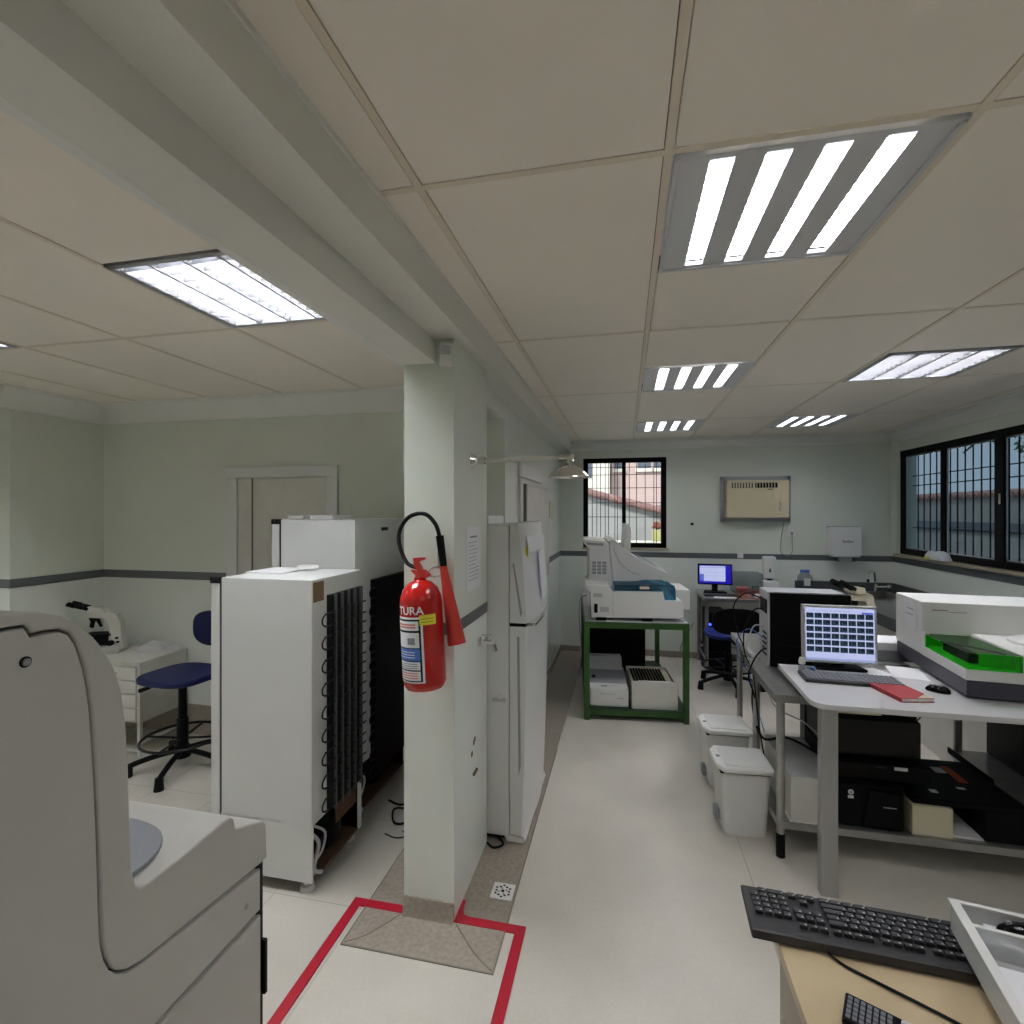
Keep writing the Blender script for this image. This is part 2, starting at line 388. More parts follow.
# pillar
b = new('wall_lo'); b.box(-0.905, -0.685, 2.0, 2.51, 0.0, 1.18); b.m('wall_hi'); b.box(-0.905, -0.685, 2.0, 2.51, 1.18, 2.395)
b.m('band'); b.box(-0.908, -0.685, 1.997, 2.0, 1.175, 1.225); b.box(-0.688, -0.681, 1.997, 2.51, 1.175, 1.225)
b.m('brownfloor'); b.prism([(1.975, 0.0), (1.985, 0.02), (1.995, 0.075), (2.0, 0.075), (2.0, 0.0)], 'x', -0.905, -0.685)
b.m('line'); b.box(-0.70, -0.684, 1.993, 2.0, 0.0, 0.07)
b.m('cardboard')
for (y, z) in ((2.27, 0.60), (2.285, 0.61), (2.24, 0.56)): b.box(-0.687, -0.682, y, y+0.018, z, z+0.022, 0.002)
for k in range(3): b.cyl((-0.688, 2.27+k*0.022, 0.47), (-0.676, 2.27+k*0.022, 0.47), 0.008, seg=8)
o = struct(b, 'wall_pillar')

# cornices
def cornice(name, segs):
    b = new('trimwhite')
    for (kind, a0, a1, w, s) in segs:
        h, d = 0.105, 0.12
        pr = [(0, 0), (0, -h), (0.018, -h), (0.022, -h+0.018), (0.055, -h+0.045), (d-0.02, -0.03), (d-0.018, -0.012), (d, -0.010), (d, 0)]
        if kind == 'y': b.prism([(w-s*p, ZC+q) for p, q in pr], 'x', a0, a1)   # runs along x, on a wall at y=w
        else: b.prism([(w-s*p, ZC+q) for p, q in pr], 'y', a0, a1)           # runs along y, on a wall at x=w
    return struct(b, name)
cornice('trim_4', [('y', XP, XR, YF, 1), ('x', YB, YF, XR, 1)])
def cornL():
    b = new('trimwhite')
    h, d = 0.145, 0.11
    pr = [(0, 0), (0, -h), (0.018, -h), (0.022, -h+0.018), (0.05, -h+0.07), (d-0.02, -0.03), (d-0.018, -0.012), (d, -0.010), (d, 0)]
    b.prism([(YL-p, ZC+q) for p, q in pr], 'x', -4.05, -0.906)
    b.prism([(XL+p, ZC+q) for p, q in pr], 'y', 2.55, YL)
    b.prism([(2.64-p, ZC+q) for p, q in pr], 'x', -4.85, XL+0.02)
    return struct(b, 'trim_6')
cornL()
b = new('brownfloor')
b.box(XP, XP+0.012, YL, YF, 0, 0.07); b.box(XP, XR, YF-0.012, YF, 0, 0.07); struct(b, 'baseboard_far')
b = new('brownfloor'); b.box(XL, -2.95, YL-0.012, YL, 0, 0.22); struct(b, 'baseboard_left')

# ------------------------------------------------------------------ windows
def bars_y(b, xs, zs, x0, x1, z0, z1, y, r=0.006):
    for x in xs: b.cyl((x, y, z0), (x, y, z1), r, seg=6)
    for z in zs: b.cyl((x0, y+0.008, z), (x1, y+0.008, z), r*0.8, seg=6)
w = bpy.data.objects.new('window_1', None); COL.objects.link(w); w.location = (0, YF, 1.26); w['kind'] = 'structure'
b = new('frame')
b.box(-0.49, 0.47, YF+0.0, YF+0.06, 2.265, 2.32); b.box(-0.49, 0.47, YF, YF+0.06, 1.26, 1.315)
b.box(-0.49, -0.435, YF, YF+0.06, 1.26, 2.32); b.box(0.41, 0.47, YF, YF+0.06, 1.26, 2.32)
b.box(-0.035, 0.01, YF+0.002, YF+0.05, 1.29, 2.29)
b.build('window_frame', w)
b = new('glass'); b.sheet([(-0.45, YF+0.04, 1.3), (0.43, YF+0.04, 1.3), (0.43, YF+0.04, 2.28), (-0.45, YF+0.04, 2.28)]); b.build('pane', w)
b = new('frame'); bars_y(b, [-0.39, -0.335, -0.29, -0.235, -0.195, -0.12, -0.09, 0.05, 0.135, 0.235, 0.335, 0.365], [1.62, 1.79, 1.97, 2.13, 2.22], -0.47, 0.45, 1.28, 2.3, YF+0.11, 0.0045)
b.build('grille', w)
b = new('sill'); b.box(-0.50, 0.50, YF-0.02, YF+0.15, 1.235, 1.259, 0.004); b.build('window_sill', w)

w = bpy.data.objects.new('window_2', None); COL.objects.link(w); w.location = (XR, 4.3, 1.25); w['kind'] = 'structure'
b = new('frame')
b.box(XR+0.0, XR+0.07, 2.5, 6.06, 2.25, 2.31); b.box(XR, XR+0.07, 2.5, 6.06, 1.25, 1.305)
for (y0, y1) in ((5.98, 6.06), (5.30, 5.37), (4.575, 4.675), (3.86, 3.93), (3.15, 3.25), (2.5, 2.58)): b.box(XR+0.002, XR+0.03, y0, y1, 1.26, 2.3)
b.build('window_frame', w)
b = new('louvre')
for (y0, y1) in ((5.37, 5.98), (4.675, 5.30), (3.93, 4.575), (3.25, 3.86)):
    for (a, c, e, f) in ((y0, y1, 2.235, 2.245), (y0, y1, 1.308, 1.318), (y0, y0+0.009, 1.308, 2.245), (y1-0.009, y1, 1.308, 2.245)): b.box(XR+0.016, XR+0.026, a, c, e, f)
b.build('sash_edge', w)
ys_ = [(5.37, 5.98), (4.675, 5.30), (3.93, 4.575), (3.25, 3.86), (2.58, 3.15)]
for (y0, y1) in ys_:
    b = new('tint'); b.sheet([(XR+0.022, y0, 1.3), (XR+0.022, y1, 1.3), (XR+0.022, y1, 2.26), (XR+0.022, y0, 2.26)])
    b.build('pane', w)
b = new('frame')
y = 2.6
while y < 6.0:
    b.cyl((XR+0.115, y, 1.27), (XR+0.115, y, 2.3), 0.0055, seg=6); y += 0.105
for z in (1.52, 1.95, 2.05): b.cyl((XR+0.12, 2.5, z), (XR+0.12, 6.06, z), 0.005, seg=6)
b.tube([(XR+0.115, 4.75, 2.12), (XR+0.115, 4.85, 2.24), (XR+0.115, 5.05, 2.27), (XR+0.115, 5.25, 2.2)], 0.007, 6)
b.build('grille', w)
b = new('chrome'); b.box(XR-0.006, XR+0.004, 4.60, 4.62, 1.74, 1.82, 0.003); b.build('latch', w)
b = new('sill'); b.box(XR-0.05, XR+0.15, 2.45, 6.10, 1.222, 1.248, 0.004); b.build('window_sill', w)

# outside
b = new('greywall'); b.box(-14, 18, -2.6+8.5-0.0+4, 18.2, -0.9, -0.8); struct(b, 'ground') if False else b.bm.free()
b = new('greywall'); b.box(-8, 16, 6.36, 22, -0.3, -0.2); b.box(2.95, 16, -6, 6.36, -0.3, -0.2); g = b.build('ground'); g['kind'] = 'structure'
t = thing('apartment_building', 'pink rendered building seen through the barred window above the analyser', 'building', (0.4, 13, -0.2))
b = new('pinkwall'); b.box(-0.33, 4.0, 13, 15, -0.2, 7); b.build('wall', t)
for (x0, x1, z0, z1) in ((-0.25, -0.02, 2.75, 3.9), (0.30, 0.62, 2.75, 3.9), (0.70, 0.98, 2.75, 3.9), (1.7, 2.4, 2.75, 3.9)):
    b = new('darkglass'); b.box(x0, x1, 12.97, 13.0, z0, z1); b.m('creamwall'); b.box(x0-0.05, x1+0.05, 12.93, 13.0, z0-0.08, z0); b.build('window', t)
b = new('creamwall'); b.box(-0.33, 4.0, 12.95, 13.0, 1.38, 1.43); b.m('darkglass'); b.box(-0.33, 4, 12.96, 13, 1.80, 1.84); b.build('ledge', t)
t = thing('apartment_building', 'cream rendered building left of the pink one, seen through the far window', 'building', (-2.4, 12.5, -0.2))
b = new('creamwall'); b.box(-4.5, -0.36, 12.4, 15, -0.2, 7); b.build('wall', t)
b = new('darkglass'); b.box(-0.86, -0.78, 12.37, 12.4, 2.5, 3.4); b.build('window', t)
b = new('darkglass'); b.box(-2.2, -1.8, 12.37, 12.4, 2.2, 3.4); b.build('window', t)
t = thing('garden_wall', 'grey yard wall with a sloping clay tile coping outside the far window', 'wall', (0, 9, -0.2))
b = new('greywall'); b.prism([(-2.2, -0.2), (2.6, -0.2), (2.6, 1.15), (-2.2, 2.42)], 'y', 9.0, 9.2); b.build('wall_face', t)
b = new('tile')
for k in range(30):
    x = -2.2+k*0.16; z = 2.42-(x+2.2)*0.265
    b.cyl((x, 8.9, z+0.02), (x+0.17, 8.9, z-0.02), 0.07, 0.055, seg=10)
b.build('tile_coping', t)
b = new('creamwall'); b.box(-2.2, 2.6, 8.3, 8.5, -0.2, 1.22)
solo(b, 'low_wall', 'low cream wall at the foot of the far window view', 'wall')
t = thing('flower_pot', 'yellow flower pot with red plant standing outside the far window', 'plant', (0.46, 8.35, 1.22))
M['potyellow'] = mat('faded yellow pot', (0.50, 0.47, 0.20), 0.7); M['petal'] = mat('dull red petals', (0.30, 0.10, 0.07), 0.8)
b = new('potyellow'); b.box(0.42, 0.60, 8.3, 8.48, 1.222, 1.40, 0.01); b.build('pot', t)
b = new('petal')
for k in range(26):
    a = random.uniform(0, 2*PI); rr = random.uniform(0.01, 0.09); b.sphere((0.50+rr*math.cos(a), 8.39+rr*math.sin(a)*0.8, 1.43+random.uniform(0, 0.08)), 0.022, seg=6)
b.m('leaf')
for k in range(16):
    a = random.uniform(0, 2*PI); b.cyl((0.50, 8.39, 1.40), (0.50+0.09*math.cos(a), 8.39+0.07*math.sin(a), 1.46), 0.006, 0.001, seg=5)
b.build('foliage', t)
t = thing('garden_wall', 'grey boundary wall with tile coping outside the long right window', 'wall', (6, 4, -0.2))
b = new('greywall'); b.box(6.0, 6.2, 1.0, 14, -0.2, 1.95); b.build('wall_face', t)
b = new('tile')
for k in range(80): b.cyl((5.94, 1.0+k*0.15, 1.955), (6.25, 1.0+k*0.15, 2.02), 0.05, seg=8)
b.build('tile_coping', t)
b = new('darkglass'); b.box(5.97, 6.0, 1.0, 14, 1.32, 1.50); b.build('pipe_band', t)
for (xx, yy, zz, s, lb) in ((9.0, 12.5, 3.3, 1.0, 'bushy dark tree behind the boundary wall, seen in the first right pane'), (9.5, 8.2, 3.6, 1.25, 'tall dark tree behind the boundary wall, seen in the right panes nearest the camera')):
    t = thing('tree', lb, 'tree', (xx, yy, -0.2))
    b = new('cardboard'); b.cyl((xx, yy, -0.2), (xx, yy, zz-0.2), 0.12, 0.05, seg=8)
    for k in range(10):
        a = k*0.7; b.cyl((xx, yy, zz-0.8+k*0.07), (xx+s*0.9*math.cos(a), yy+s*0.9*math.sin(a), zz+random.uniform(-.2, .7)), 0.03, 0.008, seg=5)
    b.build('trunk', t)
    b = new('leaf')
    bm2 = b.bm
    for k in range(900):
        v = Vector((random.gauss(0, 1), random.gauss(0, 1), random.gauss(0, 0.7))).normalized()*s*random.uniform(0.5, 1.1)
        c = Vector((xx, yy, zz))+v; q = Euler((random.uniform(0, 6), random.uniform(0, 6), 0)).to_matrix()
        vs = [bm2.verts.new(c+q @ Vector(p)) for p in ((-.05, 0, 0), (0, .03, 0), (.06, 0, 0), (0, -.03, 0))]
        bm2.faces.new(vs)
    b.build('foliage', t)

# ------------------------------------------------------------------ door in the left room
d = bpy.data.objects.new('door_1', None); COL.objects.link(d); d.location = (-2.43, YL, 0); d['kind'] = 'structure'
b = new('white'); b.box(-2.89, -2.80, YL-0.03, YL, 0, 1.93, 0.003); b.box(-2.06, -1.98, YL-0.03, YL, 0, 1.93, 0.003); b.box(-2.89, -1.98, YL-0.03, YL, 1.931, 2.01, 0.003)
b.build('door_frame', d)
b = new('offwhite'); b.box(-2.80, -2.68, YL-0.012, YL, 0, 1.93); b.box(-2.68, -2.06, YL-0.006, YL, 0, 1.93); b.m('line'); b.box(-2.684, -2.678, YL-0.0135, YL, 0.0, 1.93)
b.build('door_leaf', d)
b = new('steel'); b.cyl((-2.61, YL-0.05, 1.0), (-2.61, YL, 1.0), 0.01, seg=8); b.cyl((-2.61, YL-0.05, 1.0), (-2.50, YL-0.05, 1.0), 0.009, seg=8); b.build('door_handle', d)

# ------------------------------------------------------------------ ceiling lights
def light_slots(x0, y0, label, n=4, lampmat='lamp'):
    x1, y1 = x0+0.605, y0+0.595
    t = thing('ceiling_light', label, 'ceiling light', ((x0+x1)/2, (y0+y1)/2, ZC), 0, 'recessed ceiling lights')
    z = ZC-0.006
    fx = MB(); fx.m('lampframe')
    sl = [x0+0.085+k*0.125 for k in range(n)]
    edges = [x0+0.004]
    for s in sl: edges += [s, s+0.058]
    edges.append(x1-0.004)
    for k in range(0, len(edges), 2): fx.box(edges[k], edges[k+1], y0+0.03, y1-0.03, z+0.004, z+0.016)
    fx.box(x0+0.004, x1-0.004, y0+0.004, y0+0.03, z+0.004, z+0.016); fx.box(x0+0.004, x1-0.004, y1-0.03, y1-0.004, z+0.004, z+0.016)
    for (a, c, e, f) in ((x0+0.002, x1-0.002, y0+0.002, y0+0.016), (x0+0.002, x1-0.002, y1-0.016, y1-0.002), (x0+0.002, x0+0.016, y0, y1), (x1-0.016, x1-0.002, y0, y1)):
        fx.box(a, c, e, f, z-0.002, z+0.008, 0.002)
    fx.box(x0+0.004, x1-0.004, y0+0.004, y1-0.004, z+0.06, z+0.065)
    fx.build('lamp_frame', t)
    for s in sl:
        tb = new(lampmat); tb.box(s+0.003, s+0.055, y0+0.034, y1-0.034, z+0.030, z+0.045, 0.004); tb.build('tube', t)
        lv = new('reflector')
        lv.box(s-0.001, s+0.001, y0+0.03, y1-0.03, z+0.003, z+0.055); lv.box(s+0.057, s+0.059, y0+0.03, y1-0.03, z+0.003, z+0.055)
        for k in range(13): yy = y0+0.05+k*0.0412; lv.box(s+0.001, s+0.057, yy, yy+0.0012, z+0.012, z+0.026)
        lv.build('louvre', t)
    return t
light_slots(0.112, 1.262, 'large white ceiling light nearest the camera with four bright slots')
light_slots(0.112, 3.082, 'four-slot white ceiling light behind the large nearest one')
light_slots(0.112, 4.915, 'four-slot white ceiling light closest to the far barred window')
light_slots(1.362, 4.915, 'four-slot white ceiling light above the air conditioner and sink')
light_slots(0.112, -0.575, 'unseen four-slot ceiling light added behind the camera to even the lighting')  # added out of view to even out the room lighting
light_slots(1.362, 0.632, 'unseen four-slot ceiling light added over the right foreground desk to even the lighting')  # extra lamp outside the frame, put in for even light
def light_louvre(x0, y0, label, lampmat='lamp'):
    x1, y1 = x0+0.605, y0+0.595
    t = thing('ceiling_light', label, 'ceiling light', ((x0+x1)/2, (y0+y1)/2, ZC), 0, 'recessed ceiling lights')
    z = ZC-0.004
    fx = new('louvre')
    for (a, c, e, f) in ((x0, x1, y0, y0+0.022), (x0, x1, y1-0.022, y1), (x0, x0+0.022, y0, y1), (x1-0.022, x1, y0, y1)): fx.box(a, c, e, f, z-0.001, z+0.012, 0.002)
    fx.box(x0+0.004, x1-0.004, y0+0.004, y1-0.004, z+0.085, z+0.09)
    fx.m('reflector')
    for (a, c, e, f) in ((x0+0.02, x0+0.023, y0+0.02, y1-0.02), (x1-0.023, x1-0.02, y0+0.02, y1-0.02), (x0+0.02, x1-0.02, y0+0.02, y0+0.023), (x0+0.02, x1-0.02, y1-0.023, y1-0.02)): fx.box(a, c, e, f, z, z+0.085)
    fx.build('lamp_frame', t)
    for k in range(4):
        xa = x0+0.024+k*0.1395; xb = xa+0.138
        tb = new(lampmat); tb.cyl(((xa+xb)/2, y0+0.03, z+0.062), ((xa+xb)/2, y1-0.03, z+0.062), 0.013, seg=12); tb.build('tube', t)
        lv = new('louvre')
        if k: lv.box(xa-0.006, xa+0.006, y0+0.022, y1-0.022, z-0.001, z+0.04)
        lv.m('blade')
        for q in range(10):
            yy = y0+0.05+q*0.054; lv.prism([(yy-0.007, z+0.046), (yy, z), (yy+0.007, z+0.046)], 'x', xa+0.006, xb-0.006)
        lv.prism([(xa+0.006, z+0.001), (xa+0.02, z+0.04), (xa+0.03, z+0.075), (xa+0.006, z+0.08)], 'y', y0+0.024, y1-0.024)
        lv.prism([(xb-0.006, z+0.001), (xb-0.02, z+0.04), (xb-0.03, z+0.075), (xb-0.006, z+0.08)], 'y', y0+0.024, y1-0.024)
        lv.build('louvre', t)
    return t
light_louvre(1.362, 3.082, 'louvred ceiling light with aluminium grid near the long right window', 'lamplouvre')
light_louvre(-1.74, 1.405, 'louvred ceiling light left of the beam, above the small fridge', 'lampleft')
light_louvre(-3.615, 1.405, 'louvred ceiling light at the left edge, its corner just in frame', 'lampleft')
light_louvre(-1.74, -1.018, 'unseen louvred ceiling light added to the left room behind the camera', 'lampleft')  # unseen extra lamp that brightens the left room
light_louvre(-3.615, -1.018, 'unseen louvred ceiling light added in the left room corner behind the camera', 'lampleft')  # second added lamp, out of view, for the left room

# ------------------------------------------------------------------ foreground analyser (left)
XM = -0.79; XM2 = -1.48
t = thing('laboratory_analyser', 'large pale grey analyser in the left foreground with rounded top', 'laboratory machine', (-1.13, 0.55, 0))
outer = [(0.10, 1.556), (0.40, 1.557), (0.50, 1.551), (0.551, 1.541), (0.579, 1.531), (0.595, 1.521), (0.608, 1.509), (0.621, 1.494), (0.633, 1.478), (0.643, 1.462), (0.653, 1.443), (0.662, 1.418), (0.669, 1.392), (0.676, 1.343), (0.681, 1.266), (0.684, 1.176), (0.687, 1.10), (0.690, 1.077), (0.695, 1.060), (0.704, 1.050), (0.717, 1.048), (0.88, 1.056), (0.903, 1.054), (0.912, 1.045), (0.917, 1.022), (0.93, 1.016), (0.985, 0.996), (1.0, 0.988), (1.008, 0.975), (1.012, 0.90)]
seam = [(0.10, 1.540), (0.533, 1.528), (0.537, 1.522), (0.541, 1.514), (0.557, 1.514), (0.576, 1.513), (0.590, 1.504), (0.600, 1.487), (0.611, 1.449), (0.617, 1.417), (0.621, 1.383), (0.625, 1.332), (0.628, 1.279), (0.631, 1.207), (0.633, 1.137), (0.635, 1.066), (0.638, 1.011), (0.643, 0.986), (0.652, 0.963), (0.662, 0.948), (0.678, 0.936), (0.706, 0.927), (0.735, 0.924)]
shell = outer+[(0.995, 0.898)]+seam[::-1]
b = new('machine'); b.prism(shell, 'x', XM, XM2, 0.0045, seg=3)
b.build('upper_shell', t)
pn = seam[1:]+[(0.992, 0.893), (0.992, 0.795), (0.10, 0.795), (0.10, 1.534)]
def inset(p, d):
    # shrink a polygon a little towards its inside
    n = len(p); out = []
    A = sum(p[i][0]*p[(i+1) % n][1]-p[(i+1) % n][0]*p[i][1] for i in range(n))
    sg = 1 if A > 0 else -1
    for i in range(n):
        a, c, e = Vector(p[i-1]), Vector(p[i]), Vector(p[(i+1) % n])
        u = (c-a).normalized(); v = (e-c).normalized()
        nn = (Vector((-u.y, u.x))+Vector((-v.y, v.x)))
        if nn.length < 1e-6: nn = Vector((-u.y, u.x))
        nn.normalize(); k = 1/max(0.5, nn.dot(Vector((-u.y, u.x))))
        out.append(tuple(c+nn*d*k*sg))
    return out
b = new('machine'); b.prism(inset(pn, 0.004), 'x', XM+0.0015, XM-0.03, 0.004); b.build('side_panel', t)
b = new('machine'); b.box(XM-0.03, XM+0.001, 0.10, 0.990, 0.05, 0.788, 0.004); b.build('lower_panel', t)
b = new('black'); b.prism(inset([(0.12, 0.03), (1.0, 0.03), (1.0, 0.88), (0.70, 0.90), (0.62, 0.95), (0.60, 1.40), (0.57, 1.49), (0.12, 1.52)], 0.006), 'x', XM-0.014, XM2+0.03)  # black core put in so the panel seams read as dark gaps
b.box(XM-0.006, XM-0.05, 0.985, 1.004, 0.05, 0.90); b.box(XM-0.01, XM+0.003, 1.0, 1.008, 0.60, 0.72); b.build('dark_core', t)
b = new('machine'); b.box(XM2, XM-0.04, 0.995, 1.012, 0.05, 0.898, 0.003); b.build('end_panel', t)
b = new('black'); b.cyl((XM-0.001, 0.532, 1.478), (XM+0.0022, 0.532, 1.478), 0.0075, seg=20); b.m('steel'); b.cyl((XM, 0.532, 1.478), (XM+0.0045, 0.532, 1.478), 0.0052, seg=16)
b.build('screw', t)
b = new('steel'); b.cyl((XM, 0.945, 0.838), (XM+0.003, 0.945, 0.838), 0.006, seg=16); b.build('screw', t)
b = new('machpad'); b.prism([(-1.35, 0.705), (-0.833, 0.705), (-0.829, 0.72), (-0.828, 0.735), (-0.829, 0.75), (-0.833, 0.765), (-0.840, 0.782), (-0.850, 0.798), (-0.864, 0.813), (-0.882, 0.827), (-0.905, 0.837), (-0.93, 0.844), (-0.965, 0.849), (-1.0, 0.85), (-1.35, 0.85)], 'z', 1.050, 1.059, 0.002); b.build('pad', t)
for (x, y) in ((-0.87, 0.2), (-0.87, 0.92), (-1.4, 0.2), (-1.4, 0.92)):
    b = new('rubber'); b.cyl((x, y, 0), (x, y, 0.05), 0.03); b.build('foot', t)

# ------------------------------------------------------------------ old fridges seen from behind
def old_fridge(x0, x1, y0, y1, z1, label, ztop_coil, patch, zbot_coil, cy0, cy1, wires, dark):
    t = thing('refrigerator', label, 'refrigerator', ((x0+x1)/2, (y0+y1)/2, 0), 0, 'old white fridges showing their backs')
    b = new('white'); b.box(x0+0.055, x1, y0, y1, 0.30, z1, 0.006); b.box(x0+0.055, x1-0.28, y0, y1, 0.055, 0.31)
    b.box(x1-0.29, x1, y0, y0+0.012, 0.055, 0.31); b.box(x1-0.29, x1, y1-0.035, y1, 0.055, 0.31)
    b.m('rustshade'); b.box(x1-0.28, x1, y0+0.012, y1-0.035, 0.055, 0.066); b.box(x1-0.28, x1-0.27, y0+0.012, y1-0.035, 0.066, 0.30)  # brown floor darkens the compressor cavity in place of shade
    b.m('black'); b.box(x1-0.27, x1-0.004, y0+0.012, y0+0.014, 0.066, 0.30); b.box(x1-0.27, x1-0.004, y1-0.037, y1-0.035, 0.066, 0.30)  # black liners stand in for shade inside the cavity
    b.build('cabinet', t)
    b = new('white'); b.box(x0, x0+0.045, y0-0.002, y1, 0.06, z1-0.01, 0.008); b.m('rubber'); b.box(x0+0.045, x0+0.055, y0+0.006, y1-0.006, 0.07, z1-0.02)
    b.m('dark'); b.box(x0-0.002, x0+0.05, y0-0.004, y0+0.03, z1-0.028, z1+0.001, 0.003)
    b.build('door', t)
    b = new('coil')
    if wires:
        nb = 9
        zz = [zbot_coil+(ztop_coil-zbot_coil)*k/(nb) for k in range(nb+1)]
        pts = []
        for k in range(nb+1):
            ya, yb = (cy0-0.045, cy1+0.02) if k % 2 == 0 else (cy1+0.02, cy0-0.045)
            z = zz[k]
            pts += [(x1+0.03, ya, z-0.002), (x1+0.03, yb, z+0.002)]
        # serpentine drawn as hairpins
        d = (zz[1]-zz[0])
        for k in range(nb):
            z = zz[k]
            b.tube([(x1+0.03, cy1+0.02, z), (x1+0.03, cy0, z), (x1+0.03, cy0-0.03, z+0.003), (x1+0.03, cy0-0.052, z+d*0.12), (x1+0.03, cy0-0.058, z+d*0.27), (x1+0.03, cy0-0.052, z+d*0.42), (x1+0.03, cy0-0.03, z+d*0.54), (x1+0.03, cy0, z+d*0.55), (x1+0.03, cy1+0.02, z+d*0.55)], 0.004, 6, 4)
        for k in range(34):
            y = cy0+0.025+(cy1-cy0-0.025)*k/33; b.box(y0*0+x1+0.020, x1+0.0225, y-0.0032, y+0.0032, zbot_coil-0.02, ztop_coil+0.03)
        b.m('coilrod')
        for k in range(5):
            y = cy0+0.02+(cy1-cy0-0.02)*(k+0.5)/5; b.box(x1+0.022, x1+0.036, y-0.004, y+0.004, zbot_coil-0.03, ztop_coil+0.03)
        b.m('coil'); b.box(x1+0.001, x1+0.016, cy0+0.022, cy1+0.005, zbot_coil-0.02, ztop_coil+0.03)
    else:
        for k in range(11):
            z = zbot_coil+(ztop_coil-zbot_coil)*k/11; d = 0.05
            b.tube([(x1+0.03, cy1, z), (x1+0.03, cy0+0.01, z), (x1+0.03, cy0-0.04, z+0.004), (x1+0.03, cy0-0.06, z+d*0.6), (x1+0.03, cy0-0.04, z+d*1.1), (x1+0.03, cy0+0.01, z+d*1.15), (x1+0.03, cy1, z+d*1.15)], 0.004, 6, 4)
        b.m('black'); b.box(x1+0.002, x1+0.034, cy0, cy1, zbot_coil, ztop_coil)
    b.build('condenser_coil', t)
    b = new('black'); b.lathe([(0.0, 0.065), (0.085, 0.07), (0.10, 0.11), (0.10, 0.18), (0.08, 0.235), (0.03, 0.255), (0, 0.255)], (x1-0.13, (y0+y1)/2+0.04, 0.0), 20)
    b.build('compressor', t)
    b = new('black'); b.box(x1-0.07, x1-0.02, y0+0.05, y0+0.13, 0.10, 0.2, 0.008); b.build('relay_box', t)
    b = new('rustshade'); b.box(x1-0.012, x1-0.006, y0+0.20, y1-0.04, 0.20, 0.298); b.build('back_board', t)
    b = new('lgrey'); b.tube([(x1-0.03, y0+0.06, 0.27), (x1-0.0, y0+0.10, 0.22), (x1-0.01, y0+0.09, 0.14), (x1-0.03, y0+0.05, 0.1), (x1-0.005, y0+0.035, 0.07)], 0.006, 6)
    b.tube([(x1-0.02, y0+0.03, 0.25), (x1-0.0, y0+0.05, 0.2), (x1-0.01, y0+0.03, 0.10), (x1+0.01, y0+0.06, 0.07)], 0.009, 6)
    b.build('tubing', t)
    for (x, y) in ((x1-0.05, y0+0.04), (x0+0.10, y0+0.04), (x1-0.05, y1-0.04), (x0+0.10, y1-0.04)):
        b = new('white2'); b.cyl((x, y, 0), (x, y, 0.02), 0.032, 0.028); b.cyl((x, y, 0.018), (x, y, 0.056), 0.014); b.build('foot', t)
    if patch:
        b = new('cardboard'); b.box(x1, x1+0.004, y0+0.006, y0+0.085, z1-0.10, z1-0.012); b.build('patch', t)
    else:
        b = new('dark'); b.box(x1, x1+0.004, y0+0.30, y0+0.38, z1-0.07, z1-0.05); b.build('badge', t)
    return t
old_fridge(-1.855, -1.335, 1.995, 2.425, 1.382, 'shorter old fridge with a black coil back, in front of the taller fridge', 1.27, True, 0.34, 2.085, 2.395, True, False)
old_fridge(-1.905, -1.40, 2.475, 3.12, 1.64, 'taller old fridge behind the shorter one, near the white door', 1.30, False, 0.20, 2.64, 3.10, False, True)
b = new('paper'); b.box(-1.80, -1.60, 2.15, 2.37, 1.3825, 1.390, 0.001); solo(b, 'paper_stack', 'white paper lying on top of the shorter fridge', 'paper')
b = new('white2'); b.lathe([(0, 0), (0.05, 0), (0.055, 0.01), (0.05, 0.022), (0, 0.024)], (-1.60, 2.395-0.04, 1.3905-0.0075)); solo(b, 'round_lid', 'small round white lid on the shorter fridge next to the paper', 'lid')
b = new('paper'); b.box(-1.86, -1.76, 2.55, 2.75, 1.6405, 1.66, 0.003); solo(b, 'folded_cloth', 'folded white cloth on the taller fridge, nearer its door', 'cloth')
b = new('paper'); b.box(-1.70, -1.56, 2.52, 2.72, 1.6405, 1.663, 0.004); solo(b, 'folded_cloth', 'folded white cloth on the taller fridge, right of the other cloth', 'cloth')
# cables on the floor behind the fridges
def cable(pts, label, r=0.004, key='rubber', group=None, name='cable', cat='cable'):
    b = new(key); b.tube(pts, r, 6, 6); return solo(b, name, label, cat, group)
cable([(-1.340, 2.75, 0.006), (-1.252, 2.72, 0.007), (-1.169, 2.78, 0.009), (-1.131, 2.6, 0.009), (-1.208, 2.55, 0.009), (-1.263, 2.66, 0.016), (-1.169, 2.68, 0.018), (-1.115, 2.75, 0.01)], 'black cable coiled on the floor between fridges and pillar', 0.006)
cable([(-1.307, 2.9, 0.006), (-1.230, 2.84, 0.006), (-1.153, 2.88, 0.014), (-1.131, 2.98, 0.009), (-1.197, 3.0, 0.009)], 'black cable on the floor beside the taller fridge', 0.005)
cable([(-1.22, 2.46, 0.006), (-1.15, 2.44, 0.006), (-1.10, 2.47, 0.006), (-1.14, 2.50, 0.006)], 'short curled black wire on the tiles by the pillar', 0.003)
t = thing('voltage_stabiliser', 'black power box with red pilot on floor by the taller fridge', 'power supply', (-1.22, 3.0, 0))
b = new('black'); b.box(-1.28, -1.14, 2.96, 3.16, 0.012, 0.2, 0.01); b.box(-1.29, -1.12, 2.94, 3.18, 0.0, 0.012); b.build('casing', t)
b = new('redled'); b.cyl((-1.24, 2.955, 0.15), (-1.24, 2.962, 0.15), 0.012, seg=10); b.build('pilot_light', t)

